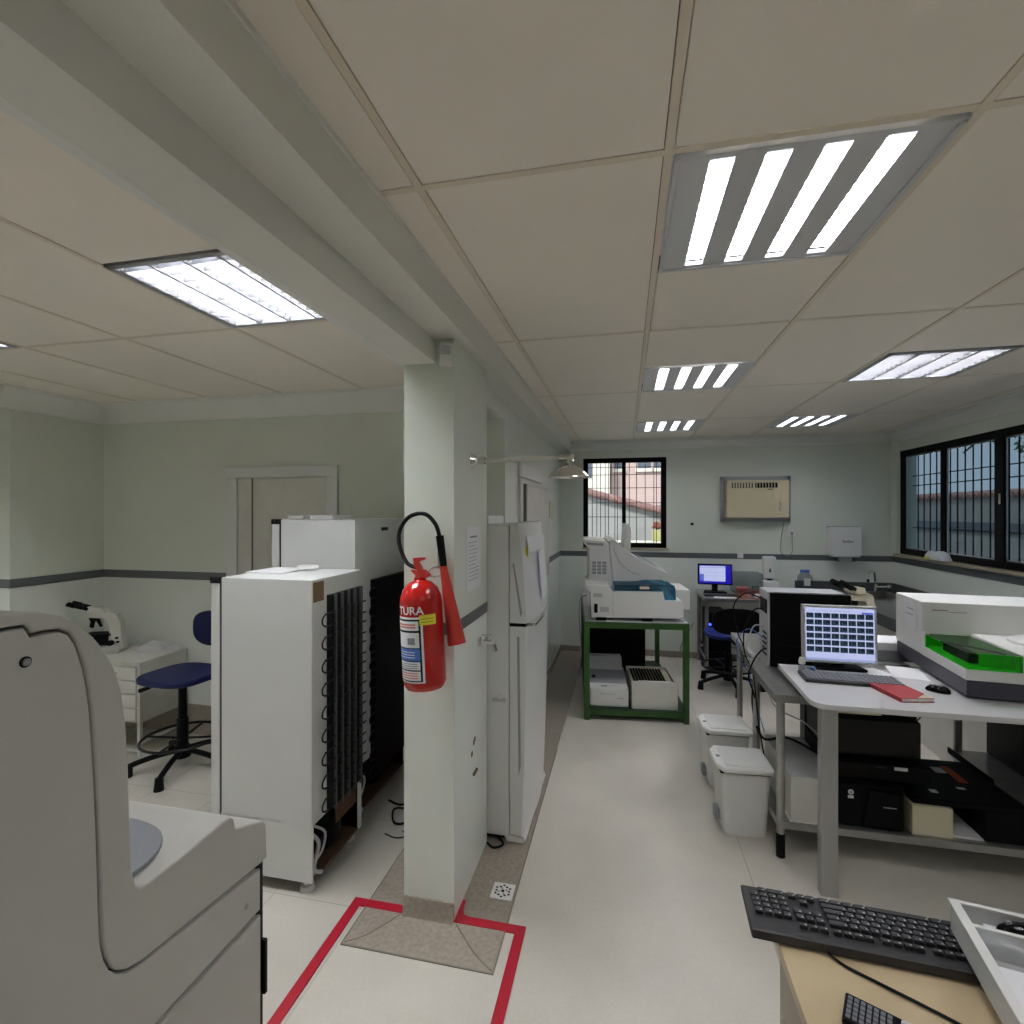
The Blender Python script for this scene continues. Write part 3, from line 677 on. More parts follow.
# ------------------------------------------------------------------ fire extinguisher
t = thing('fire_extinguisher', 'red fire extinguisher with black hose and horn hanging on the pillar', 'fire extinguisher', (-0.783, 1.885, 0.985))
p0 = Vector((-0.763, 1.885, 0.99)); p1 = Vector((-0.787, 1.885, 1.435))
ax = (p1-p0).normalized(); Q = Matrix.Translation(p0) @ ax.to_track_quat('Z', 'Y').to_matrix().to_4x4()
zloc = ax; q3 = ax.to_track_quat('Z', 'Y').to_matrix()
xl = q3 @ Vector((1, 0, 0)); yl = q3 @ Vector((0, 1, 0))
r0 = 0.0835
b = new('red'); b.lathe([(0, 0), (0.05, 0.0), (0.072, 0.008), (r0, 0.03), (r0, 0.335), (0.080, 0.362), (0.068, 0.392), (0.045, 0.415), (0.024, 0.424), (0.022, 0.435), (0, 0.435)], (0, 0, 0), 40, Q); b.build('cylinder', t)
def onc(phi, z, rr=0.0):
    a = R(phi); d = Vector((math.cos(a), math.sin(a), 0))
    # axes of the tilted bottle approximated with world x,y
    xx = Vector((1, 0, 0)); xx = (xx-ax*xx.dot(ax)).normalized(); yy = ax.cross(xx)
    return p0+ax*z+(xx*d.x+yy*d.y)*(r0+rr)
def patch(b, a0, a1, z0, z1, rr=0.0008, sl=0.0):
    n = 14
    for i in range(n):
        u0 = a0+(a1-a0)*i/n; u1 = a0+(a1-a0)*(i+1)/n
        b.sheet([onc(u0, z0, rr), onc(u1, z0, rr), onc(u1, z1, rr), onc(u0, z1, rr)])
b = new('paper'); patch(b, -175, -66, 0.045, 0.293, 0.0006)
b.m('black'); patch(b, -172, -72, 0.05, 0.285, 0.0010)
b.m('paper')
for (z0, z1) in ((0.055, 0.09), (0.095, 0.125), (0.178, 0.235), (0.243, 0.278)): patch(b, -172, -77, z0, z1, 0.0014)
b.m('bluelabel'); patch(b, -172, -76, 0.129, 0.174, 0.0014)
b.m('pinkink')
for z in (0.262, 0.252): patch(b, -150, -85, z, z+0.006, 0.0018)
for z in (0.062, 0.071, 0.080): patch(b, -150, -84, z, z+0.004, 0.0018)
b.m('ink')
for z in (0.100, 0.108, 0.116): patch(b, -150, -84, z, z+0.003, 0.0018)
patch(b, -110, -88, 0.19, 0.215, 0.0018)
b.m('paper')
for z in (0.140, 0.150, 0.160): patch(b, -150, -90, z, z+0.003, 0.0018)
b.build('label_sticker', t)
b = new('yellow'); patch(b, -74, -30, 0.262, 0.300, 0.0012); b.m('cardboard'); patch(b, -70, -36, 0.272, 0.2745, 0.0016); patch(b, -70, -36, 0.284, 0.2865, 0.0016); b.build('inspection_sticker', t)
b = new('paper'); b.text('TURA', 0.042, lambda x, y: onc(-140+x/r0*57.3*1.05, 0.303+y, 0.0012), 0.0006); b.build('lettering', t)
tp = p0+ax*0.435
b = new('redmatte')
b.cyl(tp, tp+Vector((0, 0, 0.03)), 0.02, 0.016)
b.prism([(tp.x-0.035, tp.z+0.028), (tp.x-0.02, tp.z+0.012), (tp.x+0.03, tp.z-0.002), (tp.x+0.045, tp.z+0.008), (tp.x+0.02, tp.z+0.03)], 'y', tp.y-0.012, tp.y+0.012)
b.prism([(tp.x-0.02, tp.z+0.04), (tp.x-0.025, tp.z+0.075), (tp.x+0.018, tp.z+0.078), (tp.x+0.022, tp.z+0.07), (tp.x-0.005, tp.z+0.06), (tp.x+0.012, tp.z+0.03), (tp.x-0.0, tp.z+0.025)], 'y', tp.y-0.011, tp.y+0.011)
b.build('valve', t)
b = new('rubber'); b.tube([tp+Vector((-0.005, 0.01, 0.035)), (-0.85, 1.91, 1.475), (-0.893, 1.93, 1.545), (-0.895, 1.94, 1.61), (-0.855, 1.945, 1.662), (-0.79, 1.945, 1.672), (-0.742, 1.94, 1.63), (-0.722, 1.935, 1.575)], 0.0085, 8, 8)
b.build('hose', t)
b = new('black'); b.cyl((-0.723, 1.935, 1.585), (-0.703, 1.925, 1.465), 0.016, 0.014); b.build('hose_grip', t)
b = new('redmatte'); b.cyl((-0.706, 1.927, 1.47), (-0.640, 1.905, 1.165), 0.014, 0.036, 20); b.build('horn', t)
b = new('steel'); b.box(-0.745, -0.72, 1.965, 2.0, 1.45, 1.52, 0.003); b.tube([(-0.735, 1.97, 1.46), (-0.755, 1.93, 1.455), (-0.77, 1.93, 1.43), (-0.75, 1.94, 1.42), (-0.72, 1.95, 1.425)], 0.003, 6)
b.box(-0.80, -0.76, 1.968, 1.999, 1.2, 1.24); b.build('bracket', t)

# ------------------------------------------------------------------ things on the pillar
t = thing('motion_sensor', 'small white motion sensor at the top of the pillar', 'sensor', (-0.70, 1.97, 2.31))
Mx = Matrix.Translation((-0.703, 1.955, 2.313)) @ Euler((R(-12), R(3), R(20))).to_matrix().to_4x4()
b = new('white2'); b.box(-0.026, 0.026, -0.02, 0.02, -0.044, 0.044, 0.006, Mx); b.m('lgrey'); b.box(-0.018, 0.018, -0.022, -0.018, -0.01, 0.03, 0.003, Mx); b.build('sensor_body', t)
b = new('offwhite'); b.box(-0.712, -0.696, 1.965, 2.0, 2.30, 2.34); b.build('bracket', t)
b = new('paper'); b.box(-0.685, -0.6835, 2.17, 2.388, 1.325, 1.612); b.m('ink')
b.box(-0.6835, -0.683, 2.22, 2.33, 1.562, 1.570)
for k in range(11): b.box(-0.6835, -0.683, 2.195, 2.195+random.uniform(0.10, 0.17), 1.54-k*0.017, 1.5425-k*0.017)
solo(b, 'notice_sheet', 'printed white sheet taped to the right face of the pillar', 'notice')
t = thing('water_tap', 'chrome wall tap on the pillar below the notice sheet', 'tap', (-0.66, 2.36, 1.06))
b = new('chrome'); b.cyl((-0.685, 2.36, 1.06), (-0.675, 2.36, 1.06), 0.024); b.cyl((-0.675, 2.36, 1.06), (-0.60, 2.36, 1.06), 0.011); b.cyl((-0.612, 2.36, 1.055), (-0.602, 2.36, 1.02), 0.010); b.build('spout', t)
b = new('chrome'); b.cyl((-0.645, 2.36, 1.06), (-0.645, 2.36, 1.09), 0.009); b.box(-0.668, -0.622, 2.352, 2.368, 1.088, 1.096, 0.003); b.build('handle', t)
t = thing('emergency_shower', 'emergency shower head on a long pipe fixed to the pillar', 'emergency shower', (-0.45, 2.253, 1.9))
b = new('chrome'); b.cyl((-0.685, 2.253, 1.915), (-0.66, 2.253, 1.915), 0.036, 0.02, 20); b.cyl((-0.66, 2.253, 1.915), (-0.625, 2.253, 1.915), 0.018); b.build('wall_flange', t)
b = new('offwhite'); b.cyl((-0.63, 2.253, 1.915), (-0.285, 2.253, 1.918), 0.0095); b.build('pipe', t)
b = new('chrome'); b.cyl((-0.29, 2.253, 1.918), (-0.265, 2.253, 1.918), 0.015); b.cyl((-0.265, 2.253, 1.918), (-0.225, 2.253, 1.918), 0.013); b.cyl((-0.242, 2.253, 1.93), (-0.242, 2.253, 1.885), 0.013); b.cyl((-0.225, 2.253, 1.918), (-0.218, 2.253, 1.918), 0.017)
b.build('elbow', t)
b = new('chrome'); b.lathe([(0.012, 0.03), (0.02, 0.022), (0.05, 0.008), (0.078, -0.012), (0.090, -0.028), (0.092, -0.034), (0.088, -0.034), (0.074, -0.016), (0.04, -0.002), (0.0, 0.004)], (-0.242, 2.253, 1.865), 36); b.build('shower_head', t)

# ------------------------------------------------------------------ white two-door fridge in the niche
t = thing('refrigerator', 'white two-door fridge with curved doors beside the pillar', 'refrigerator', (-0.86, 2.88, 0))
b = new('white'); b.box(-1.07, -0.575, 2.53, 3.22, 0.035, 1.612, 0.006); b.m('dark'); b.box(-1.05, -0.60, 2.55, 3.2, 0.012, 0.036); b.build('cabinet', t)
def curved_door(z0, z1, xt, xb, name, y0=2.53, y1=3.22, key='white'):
    b = MB().m(key); bm = bmesh.new(); n = 10; mz = 8
    F = []
    for j in range(mz+1):
        f = j/mz; z = z0+(z1-z0)*f; row = []
        for i in range(n+1):
            g = i/n; y = y0+(y1-y0)*g
            x = xb+(xt-xb)*f+0.028*math.sin(PI*g)+0.006*math.sin(PI*f)
            if i in (0, n): x -= 0.006
            row.append((x, y, z))
        F.append(row)
    vf = [[bm.verts.new(p) for p in r] for r in F]; vb = [[bm.verts.new((-0.57, p[1], p[2])) for p in r] for r in F]
    for j in range(mz):
        for i in range(n):
            bm.faces.new((vf[j][i], vf[j][i+1], vf[j+1][i+1], vf[j+1][i])); bm.faces.new((vb[j][i], vb[j+1][i], vb[j+1][i+1], vb[j][i+1]))
        bm.faces.new((vf[j][0], vf[j+1][0], vb[j+1][0], vb[j][0])); bm.faces.new((vf[j][n], vb[j][n], vb[j+1][n], vf[j+1][n]))
    for i in range(n):
        bm.faces.new((vf[0][i], vb[0][i], vb[0][i+1], vf[0][i+1])); bm.faces.new((vf[mz][i], vf[mz][i+1], vb[mz][i+1], vb[mz][i]))
    bmesh.ops.recalc_face_normals(bm, faces=bm.faces); b._merge(bm); return b
b = curved_door(1.118, 1.625, -0.522, -0.478, 'freezer_door'); fd = b.build('freezer_door', t)
b = curved_door(0.045, 1.100, -0.478, -0.505, 'fridge_door'); dd = b.build('fridge_door', t)
b = new('grey'); b.prism([(-0.555, 1.42), (-0.548, 1.42), (-0.505, 1.17), (-0.515, 1.15)], 'y', 2.528, 2.532); b.build('handle_recess', fd)
b = new('grey'); b.prism([(-0.532, 1.05), (-0.52, 1.05), (-0.512, 0.40), (-0.524, 0.35)], 'y', 2.526, 2.533); b.build('handle_recess', dd)
b = new('chrome'); b.box(-0.476, -0.442, 2.56, 2.80, 1.100, 1.117, 0.004); b.build('badge_strip', t)
b = new('black'); b.box(-0.572, -0.49, 2.535, 3.21, 1.100, 1.118); b.build('door_gap', t)
b = new('paper'); b.sheet([(-0.470, 2.78, 1.46), (-0.468, 3.02, 1.46), (-0.449, 3.02, 1.20), (-0.449, 2.78, 1.20)]); b.sheet([(-0.494, 2.60, 1.55), (-0.468, 2.98, 1.55), (-0.462, 2.98, 1.47), (-0.485, 2.60, 1.47)]); b.m('bluelabel'); b.sheet([(-0.466, 2.778, 1.46), (-0.466, 2.79, 1.46), (-0.445, 2.79, 1.2), (-0.445, 2.778, 1.2)])
b.build('taped_sheet', t)
b = new('yellow'); b.sheet([(-0.500, 2.58, 1.50), (-0.493, 2.61, 1.50), (-0.489, 2.61, 1.42), (-0.496, 2.58, 1.42)]); b.build('sticker', t)
b = new('white2'); b.prism([(-0.59, 0.005), (-0.50, 0.005), (-0.49, 0.02), (-0.50, 0.04), (-0.60, 0.04)], 'y', 2.535, 3.21, 0.003); b.build('plinth', t)
b = new('chrome'); b.cyl((-0.62, 2.522, 0.74), (-0.62, 2.53, 0.74), 0.012, seg=12); b.m('lgrey'); b.box(-0.66, -0.59, 2.522, 2.53, 0.715, 0.735, 0.003); b.build('bracket', t)
b = new('white2'); b.box(-1.0, -0.70, 2.60, 2.95, 1.613, 1.66, 0.01); solo(b, 'plastic_tray', 'translucent white tray lying on top of the two-door fridge', 'tray')
cable([(-0.68, 2.60, 0.012), (-0.60, 2.51, 0.009), (-0.64, 2.47, 0.009), (-0.68, 2.50, 0.009)], 'black cord curled on the floor under the two-door fridge', 0.006)
t = thing('floor_drain', 'square white drain grate in the brown floor strip', 'drain', (-0.527, 2.2, 0.003))
b = new('white2'); b.box(-0.575, -0.478, 2.15, 2.247, 0.003, 0.007, 0.001)
b.m('black')
for k in range(12):
    a = k*PI/6; rr = 0.034 if k % 2 else 0.028; b.box(-0.527+rr*math.cos(a)-0.005, -0.527+rr*math.cos(a)+0.005, 2.199+rr*math.sin(a)-0.004, 2.199+rr*math.sin(a)+0.004, 0.006, 0.0078)
b.cyl((-0.527, 2.199, 0.006), (-0.527, 2.199, 0.0078), 0.008, seg=8)
for k in range(4): a = k*PI/2+0.4; b.box(-0.527+0.017*math.cos(a)-0.003, -0.527+0.017*math.cos(a)+0.003, 2.199+0.017*math.sin(a)-0.003, 2.199+0.017*math.sin(a)+0.003, 0.006, 0.0078)
b.build('grate', t)

# wall board and box on the partition
t = thing('notice_board', 'pale framed board on the partition wall above the two-door fridge', 'notice board', (XP, 4.5, 1.0))
b = new('offwhite'); b.box(XP, XP+0.02, 3.70, 3.80, 1.22, 1.93, 0.003); b.box(XP, XP+0.025, 3.93, 5.12, 1.05, 1.90, 0.004); b.build('board', t)
b = new('black'); b.box(XP, XP+0.012, 3.80, 3.93, 1.05, 1.90); b.build('gap_panel', t)
b = new('white2'); b.box(XP, XP+0.03, 3.70, 4.65, 1.94, 2.05, 0.01); solo(b, 'cable_trunking', 'white plastic wall box above the pale board', 'wall box')
b = new('cream'); b.box(XP, XP+0.03, 5.14, 5.42, 1.62, 1.79, 0.006); solo(b, 'wall_box', 'small cream box on the partition wall right of the pale board', 'wall box')
b = new('cream'); b.box(XP, XP+0.02, 3.42, 3.50, 1.15-0.02, 1.24, 0.004); solo(b, 'wall_socket', 'small cream socket on the partition behind the fridge', 'socket')

# ------------------------------------------------------------------ left room desk, stool, microscope
t = thing('laboratory_desk', 'old white enamel desk with drawers in the left room corner', 'desk', (-3.62, 3.06, 0))
b = new('offwhite'); b.box(-4.03, -3.235, 2.86, 3.262, 0.625, 0.65, 0.004); b.build('desk_top', t)
b = new('offwhite'); b.box(-3.70, -3.245, 2.88, 3.255, 0.23, 0.622, 0.003); b.build('drawer_box', t)
for k in range(4):
    z1 = 0.612-k*0.094; b = new('offwhite'); b.box(-3.66, -3.275, 2.868, 2.882, z1-0.086, z1, 0.004); dr = b.build('drawer', t)
    b = new('steel'); b.box(-3.51, -3.43, 2.858, 2.869, z1-0.05, z1-0.04, 0.002); b.build('handle', dr)
for (x, y) in ((-3.255, 2.885), (-3.255, 3.245), (-4.0, 2.885), (-4.0, 3.245), (-3.70, 2.885)):
    b = new('offwhite'); b.box(x-0.011, x+0.011, y-0.011, y+0.011, 0, 0.626); b.build('leg', t)
b = new('offwhite'); b.box(-3.70, -3.26, 2.88, 2.895, 0.03, 0.045); b.box(-3.262, -3.248, 2.88, 3.25, 0.08, 0.095); b.build('stretcher', t)
def microscope(name, label, loc, rz, body='offwhite', sc_=1.0, sy=1.0):
    t = thing('microscope', label, 'microscope', loc, rz)
    S = Matrix.Diagonal((sc_, sc_*sy, sc_, 1))
    def bb(): return MB()
    b = bb().m(body); b.prism([(-0.12, 0), (0.11, 0), (0.12, 0.03), (0.08, 0.05), (-0.10, 0.035), (-0.12, 0.02)], 'x', -0.07, 0.07, 0.006, S); b.build('base', t, False)
    b = bb().m(body); b.prism([(0.045, 0.035), (0.12, 0.03), (0.105, 0.22), (0.085, 0.285), (0.05, 0.30), (-0.055, 0.29), (-0.06, 0.262), (0.03, 0.25), (0.05, 0.20)], 'x', -0.03, 0.03, 0.006, S)
    b.m('black'); b.cyl((0.03, 0.095, 0.075), (0.04, 0.095, 0.075), 0.008, seg=10, Mx=S); b.cyl((0.03, 0.09, 0.105), (0.04, 0.09, 0.105), 0.008, seg=10, Mx=S); b.build('arm', t, False)
    b = bb().m('black'); b.box(-0.06, 0.06, -0.07, 0.06, 0.125, 0.14, 0.003, S); b.box(-0.03, 0.03, -0.03, 0.05, 0.05, 0.12, 0.008, S); b.cyl((-0.045, 0.06, 0.07), (0.045, 0.06, 0.07), 0.02, seg=16, Mx=S); b.build('stage', t, False)
    b = bb().m('black'); b.cyl((0, -0.03, 0.262), (0, -0.03, 0.235), 0.028, 0.024, 20, S)
    for k in range(3):
        a = k*2.1; b.cyl((0.014*math.cos(a), -0.03+0.014*math.sin(a), 0.238), (0.030*math.cos(a), -0.03+0.030*math.sin(a), 0.185), 0.010, 0.007, 12, S)
    b.build('nosepiece', t, False)
    b = bb().m(body); b.prism([(-0.03, 0.29), (0.03, 0.295), (0.02, 0.33), (-0.05, 0.345), (-0.085, 0.325)], 'x', -0.035, 0.035, 0.006, S); b.build('head', t, False)
    for s in (-1, 1):
        b = bb().m('black'); b.cyl((s*0.022, -0.05, 0.325), (s*0.028, -0.115, 0.352), 0.017, 0.015, 14, S); b.cyl((s*0.028, -0.112, 0.351), (s*0.029, -0.150, 0.367), 0.019, 0.017, 14, S); b.build('eyepiece', t, False)
    return t
microscope('microscope', 'microscope with black eyepieces on the white enamel desk', (-3.775, 3.035, 0.651), -68, 'offwhite', 0.98, 1.38)
b = new('paper'); b.prism([(0, 0), (0.18, 0.0), (0.19, 0.035), (0.12, 0.04), (0.06, 0.05), (0.02, 0.03)], 'y', 0, 0.13, 0.004, Matrix.Translation((-3.53, 3.09, 0.651)) @ Matrix.Rotation(R(20), 4, 'Z'))
b.prism([(0.19, 0.0), (0.27, 0.004), (0.25, 0.012), (0.19, 0.015)], 'y', 0.02, 0.09, 0, Matrix.Translation((-3.53, 3.09, 0.651)) @ Matrix.Rotation(R(20), 4, 'Z'))
solo(b, 'folded_cloth', 'crumpled pale cloth on the white enamel desk beside the microscope', 'cloth')

def stool(label, loc, rz, seat_z, back, seatmat, backmat, ring=True, backrest_h=(0.12, 0.33), base_a=0.0, seat=(0.21, 0.20), ring_r=0.235, name='swivel_stool'):
    t = thing(name, label, 'stool' if name == 'swivel_stool' else 'chair', loc, rz)
    sw, sd = seat
    def sup(a, w, d, e=3.2):
        c, s = math.cos(a), math.sin(a)
        return (math.copysign(abs(c)**(2/e), c)*w, math.copysign(abs(s)**(2/e), s)*d)
    b = new(seatmat); b.prism([sup(2*PI*i/36, sw, sd) for i in range(36)], 'z', seat_z-0.038, seat_z, 0.013, seg=3); b.build('seat', t, False)
    b = new('black'); b.cyl((0, 0, seat_z-0.05), (0, 0, 0.30), 0.025); b.cyl((0, 0, 0.32), (0, 0, 0.12), 0.034, seg=18); b.cyl((0, 0, 0.14), (0, 0, 0.07), 0.045, 0.05); b.box(-0.09, 0.09, -0.09, 0.09, seat_z-0.065, seat_z-0.05)
    b.build('column', t, False)
    b = new('black'); b.cyl((-0.03, -0.02, seat_z-0.065), (-0.17, -0.12, seat_z-0.085), 0.006, seg=8); b.cyl((-0.15, -0.105, seat_z-0.083), (-0.20, -0.14, seat_z-0.10), 0.011, 0.014, 8); b.build('lever', t, False)
    for k in range(5):
        a = base_a+k*2*PI/5; c, s = math.cos(a), math.sin(a)
        b = new('black'); b.tube([(0.03*c, 0.03*s, 0.115), (0.15*c, 0.15*s, 0.10), (0.26*c, 0.26*s, 0.075), (0.29*c, 0.29*s, 0.06)], 0.017, 8, 4); b.build('leg', t, False)
        b = new('rubber'); b.cyl((0.29*c, 0.29*s, 0.075), (0.295*c, 0.295*s, 0.0), 0.022, 0.028, 12); b.build('foot', t, False)
    if ring:
        b = new('dark'); b.torus((0, 0, 0.20), ring_r, 0.009, 40)
        for k in range(4): a = k*PI/2+0.3; b.cyl((0, 0, 0.19), (ring_r*math.cos(a), ring_r*math.sin(a), 0.20), 0.008, seg=8)
        b.build('foot_ring', t, False)
    z0, z1 = seat_z+backrest_h[0], seat_z+backrest_h[1]
    bw = sw*0.98
    prof = [sup(2*PI*i/30, bw, (z1-z0)/2, 3) for i in range(30)]
    b = new(backmat); b.prism([(x, z+(z0+z1)/2) for x, z in prof], 'y', sd+0.05, sd+0.085, 0.012, seg=3)
    if back == 'black': b.m('black'); b.prism([(x*1.02, z*1.03+(z0+z1)/2) for x, z in prof], 'y', sd+0.08, sd+0.10, 0.006)
    b.build('backrest', t, False)
    b = new('black'); b.tube([(0, 0.05, seat_z-0.06), (0, sd+0.05, seat_z-0.055), (0, sd+0.10, seat_z+0.02), (0, sd+0.092, (z0+z1)/2)], 0.014, 8, 6); b.build('back_post', t, False)
    return t
stool('tall blue swivel stool with foot ring beside the white enamel desk', (-2.85, 2.83, 0), -4, 0.625, 'blue', 'bluefab', 'bluefab', base_a=R(223), seat=(0.225, 0.215), backrest_h=(0.10, 0.35))
stool('low swivel chair with dark backrest in front of the far steel desk', (0.97, 5.25, 0), 184, 0.53, 'black', 'brightblue', 'black', base_a=R(20), seat=(0.215, 0.20), ring_r=0.24, name='swivel_chair', backrest_h=(0.04, 0.27))

# ------------------------------------------------------------------ green bench with analyser
GB = (-0.323, 4.165, 0)
t = thing('metal_bench', 'green painted metal bench holding the white analyser', 'bench', GB, 5.7)
W_, D_ = 0.825, 1.45
for (x, y) in ((0, 0), (W_-0.045, 0), (0, D_-0.045), (W_-0.045, D_-0.045)):
    b = new('green'); b.box(x, x+0.045, y, y+0.045, 0, 0.745, 0.003); b.build('leg', t, False)
b = new('green'); b.box(0, W_, 0, 0.045, 0.745, 0.795, 0.003); b.box(0, W_, D_-0.045, D_, 0.745, 0.795, 0.003); b.box(0, 0.045, 0.045, D_-0.045, 0.745, 0.795); b.box(W_-0.045, W_, 0.045, D_-0.045, 0.745, 0.795)
b.m('lgrey'); b.box(0.01, W_-0.01, 0.01, D_-0.01, 0.795, 0.80); b.build('bench_top', t, False)
b = new('green'); b.box(0.045, W_-0.045, 0.005, 0.04, 0.045, 0.085, 0.002); b.box(0.045, W_-0.045, D_-0.04, D_-0.005, 0.045, 0.085); b.box(0.005, 0.04, 0.045, D_-0.045, 0.045, 0.085); b.box(W_-0.04, W_-0.005, 0.045, D_-0.045, 0.045, 0.085)
b.m('darkgreen'); b.box(0.01, W_-0.01, 0.01, D_-0.01, 0.085, 0.09); b.build('lower_shelf', t, False)
def gx(u): return (u-584)*0.00812
def gz(v): return 1.683-(v-512)*0.00812
rgb = R(5.7)
K_ = 0.00812
def gp2(l, f=0.08, o=0.034): return [(gx(u)+(u-625)*K_*f+o, gz(v)-(v-512)*K_*f-0.80) for u, v in l]
def gb(x, y, z=0):  # point in the bench frame to world
    return (GB[0]+x*math.cos(rgb)-y*math.sin(rgb), GB[1]+x*math.sin(rgb)+y*math.cos(rgb), z)
t = thing('laboratory_analyser', 'white benchtop analyser with blue clear lid on the green bench', 'laboratory machine', gb(0, 0, 0.80), 5.7)
Zb = -0.80
def gp(l): return [(gx(u), gz(v)+Zb) for u, v in l]
b = new('white2'); b.prism(gp([(591.5, 618), (681, 617), (680, 602), (679, 600), (663, 600), (661, 591.5), (612, 591.5), (609, 586), (589, 585.5), (586, 588), (587, 590), (590.5, 591)]), 'y', 0.03, 0.72, 0.006); b.build('lower_body', t, False)
b = new('lgrey'); b.box(gx(593), gx(602), 0.026, 0.034, gz(597.5)+Zb, gz(593.5)+Zb, 0.001); b.box(gx(600), gx(608.5), 0.026, 0.034, gz(612)+Zb, gz(607)+Zb, 0.001); b.box(gx(612.3), gx(612.8), 0.026, 0.034, gz(617)+Zb, gz(592)+Zb); b.build('side_vent', t, False)
b = new('black'); b.box(gx(594), gx(597.5), 0.024, 0.034, gz(613)+Zb, gz(604)+Zb, 0.001); b.build('power_inlet', t, False)
for (u0, u1, ya, yb) in ((596, 606, 0.028, 0.12), (641, 651, 0.028, 0.12), (596, 606, 0.6, 0.7), (670, 679, 0.6, 0.7)):
    b = new('black'); b.box(gx(u0), gx(u1), ya, yb, 0.0, 0.028); b.build('foot', t, False)
b = new('white2'); b.box(gx(674), gx(694), 0.30, 0.70, gz(614)+Zb, gz(596)+Zb+0.02, 0.008); b.build('side_module', t, False)
b = new('blueacr'); b.prism(gp([(614, 591), (661.5, 591), (663, 599.5), (674, 599.5), (673.5, 588), (671, 584.5), (614, 586)]), 'y', 0.05, 0.055)
b.prism([(gx(614), 0.05), (gx(673), 0.05), (gx(668), 0.42), (gx(616), 0.42)], 'z', gz(586)+Zb, gz(586)+Zb+0.004)
b.prism([(0.05, gz(599)+Zb), (0.42, gz(592)+Zb), (0.42, gz(586)+Zb), (0.05, gz(586.5)+Zb)], 'x', gx(672.5), gx(673)); b.build('clear_lid', t, False)
b = new('cream'); b.box(gx(639), gx(648), 0.044, 0.05, gz(589)+Zb, gz(586.5)+Zb); b.build('lid_label', t, False)
b = new('lgrey'); b.prism(gp([(620, 591), (661, 591), (661, 589.5), (620, 589.5)]), 'y', 0.08, 0.40)
for k in range(3): b.lathe([(0, 0), (0.05, 0), (0.05, 0.02), (0, 0.02)], (gx(628+k*15), 0.25, gz(589.5)+Zb), 20)
b.build('reagent_tray', t, False)
b = new('white2'); b.prism(gp2([(589, 586), (589, 549), (584, 544), (584, 540), (606, 541), (612, 548), (612.5, 586)]), 'y', 0.34, 0.95, 0.006)
b.m('grey'); b.prism(gp2([(586, 542.5), (603, 543.5), (603, 546), (587, 545)]), 'y', 0.337, 0.345)
for i in range(3):
    for j in range(4): b.prism(gp2([(592+i*5, 574-j*3.3), (595.8+i*5, 574-j*3.3), (595.8+i*5, 571.4-j*3.3), (592+i*5, 571.4-j*3.3)]), 'y', 0.337, 0.342)
b.build('upper_body', t, False)
b = new('white2'); b.prism(gp2([(608, 541), (613, 538.5), (622, 547), (634, 556.5), (650, 565), (664, 571), (664, 573), (652, 577), (630, 581), (612.5, 583)]), 'y', 0.32, 0.97, 0.008)
b.m('lgrey'); b.tube([(q[0], 0.319, q[1]) for q in gp2([(612, 548), (619, 562), (628, 570), (637, 574)])], 0.003, 6)
b.build('slanted_cover', t, False)
b = new('grey'); b.prism(gp2([(640, 557.5), (654, 565), (660, 568.5), (648, 562)]), 'y', 0.5, 0.9); b.build('keypad', t, False)
cable([gb(0.02, 0.05, 1.0), gb(-0.03, 0.10, 0.95), gb(-0.035, 0.12, 0.75), gb(-0.02, 0.2, 0.5), gb(-0.03, 0.5, 0.2)], 'grey cable hanging behind the left side of the green bench', 0.006, 'grey')
t = thing('flat_monitor', 'slim white monitor seen nearly edge-on above the white analyser', 'monitor', gb(0.40, 1.10, 0.80), 5.7)
b = new('white2'); b.prism([(0.0, 0.30), (0.05, 0.27), (0.075, 0.27), (0.10, 0.70), (0.07, 0.76), (0.04, 0.76)], 'y', 0.0, 0.34, 0.006); b.build('screen_housing', t, False)
b = new('dark'); b.box(0.03, 0.06, 0.13, 0.20, 0.02, 0.3, 0.006); b.m('white2'); b.box(-0.04, 0.12, 0.06, 0.28, 0.0, 0.02, 0.004); b.build('stand', t, False)

t = thing('cabinet_box', 'black box at the back of the green bench lower shelf', 'box', gb(0.26, 1.0, 0.09), 5.7)
b = new('black'); b.box(-0.20, 0.36, -0.02, 0.30, 0.0, 0.60, 0.01); b.m('grey'); b.box(0.03, 0.24, -0.024, -0.019, 0.53, 0.535); b.build('casing', t, False)
t = thing('printer', 'white and grey printer on the green bench lower shelf', 'printer', gb(0.05, 0.06, 0.09), 5.7)
b = new('white2'); b.box(0.0, 0.31, 0.0, 0.40, 0.0, 0.155, 0.012); b.m('lgrey'); b.box(0.08, 0.2, -0.003, 0.001, 0.105, 0.11); b.box(0.22, 0.27, -0.003, 0.001, 0.07, 0.078); b.m('grey'); b.box(0.09, 0.14, 0.03, 0.06, 0.155, 0.158); b.build('body', t, False)
b = new('grey'); b.prism([(0.12, 0.155), (0.40, 0.155), (0.40, 0.21), (0.17, 0.20)], 'x', 0.0, 0.305, 0.006); b.build('paper_cover', t, False)
b = new('lgrey'); b.prism([(0.32, 0.21), (0.46, 0.22), (0.50, 0.30), (0.42, 0.30)], 'x', 0.01, 0.29, 0.006); b.m('dark'); b.box(0.02, 0.05, 0.14, 0.17, 0.19, 0.21, 0.003); b.build('paper_tray', t, False)
t = thing('storage_box', 'open white box of vials on the green bench lower shelf', 'box', gb(0.385, 0.05, 0.09), 5.7)
b = new('offwhite'); b.box(0, 0.36, 0.0, 0.012, 0, 0.222, 0.002); b.box(0, 0.36, 0.48, 0.492, 0, 0.20); b.box(0, 0.012, 0.012, 0.48, 0, 0.20); b.box(0.348, 0.36, 0.012, 0.48, 0, 0.20); b.box(0.01, 0.35, 0.01, 0.48, 0, 0.01); b.build('box_body', t, False)
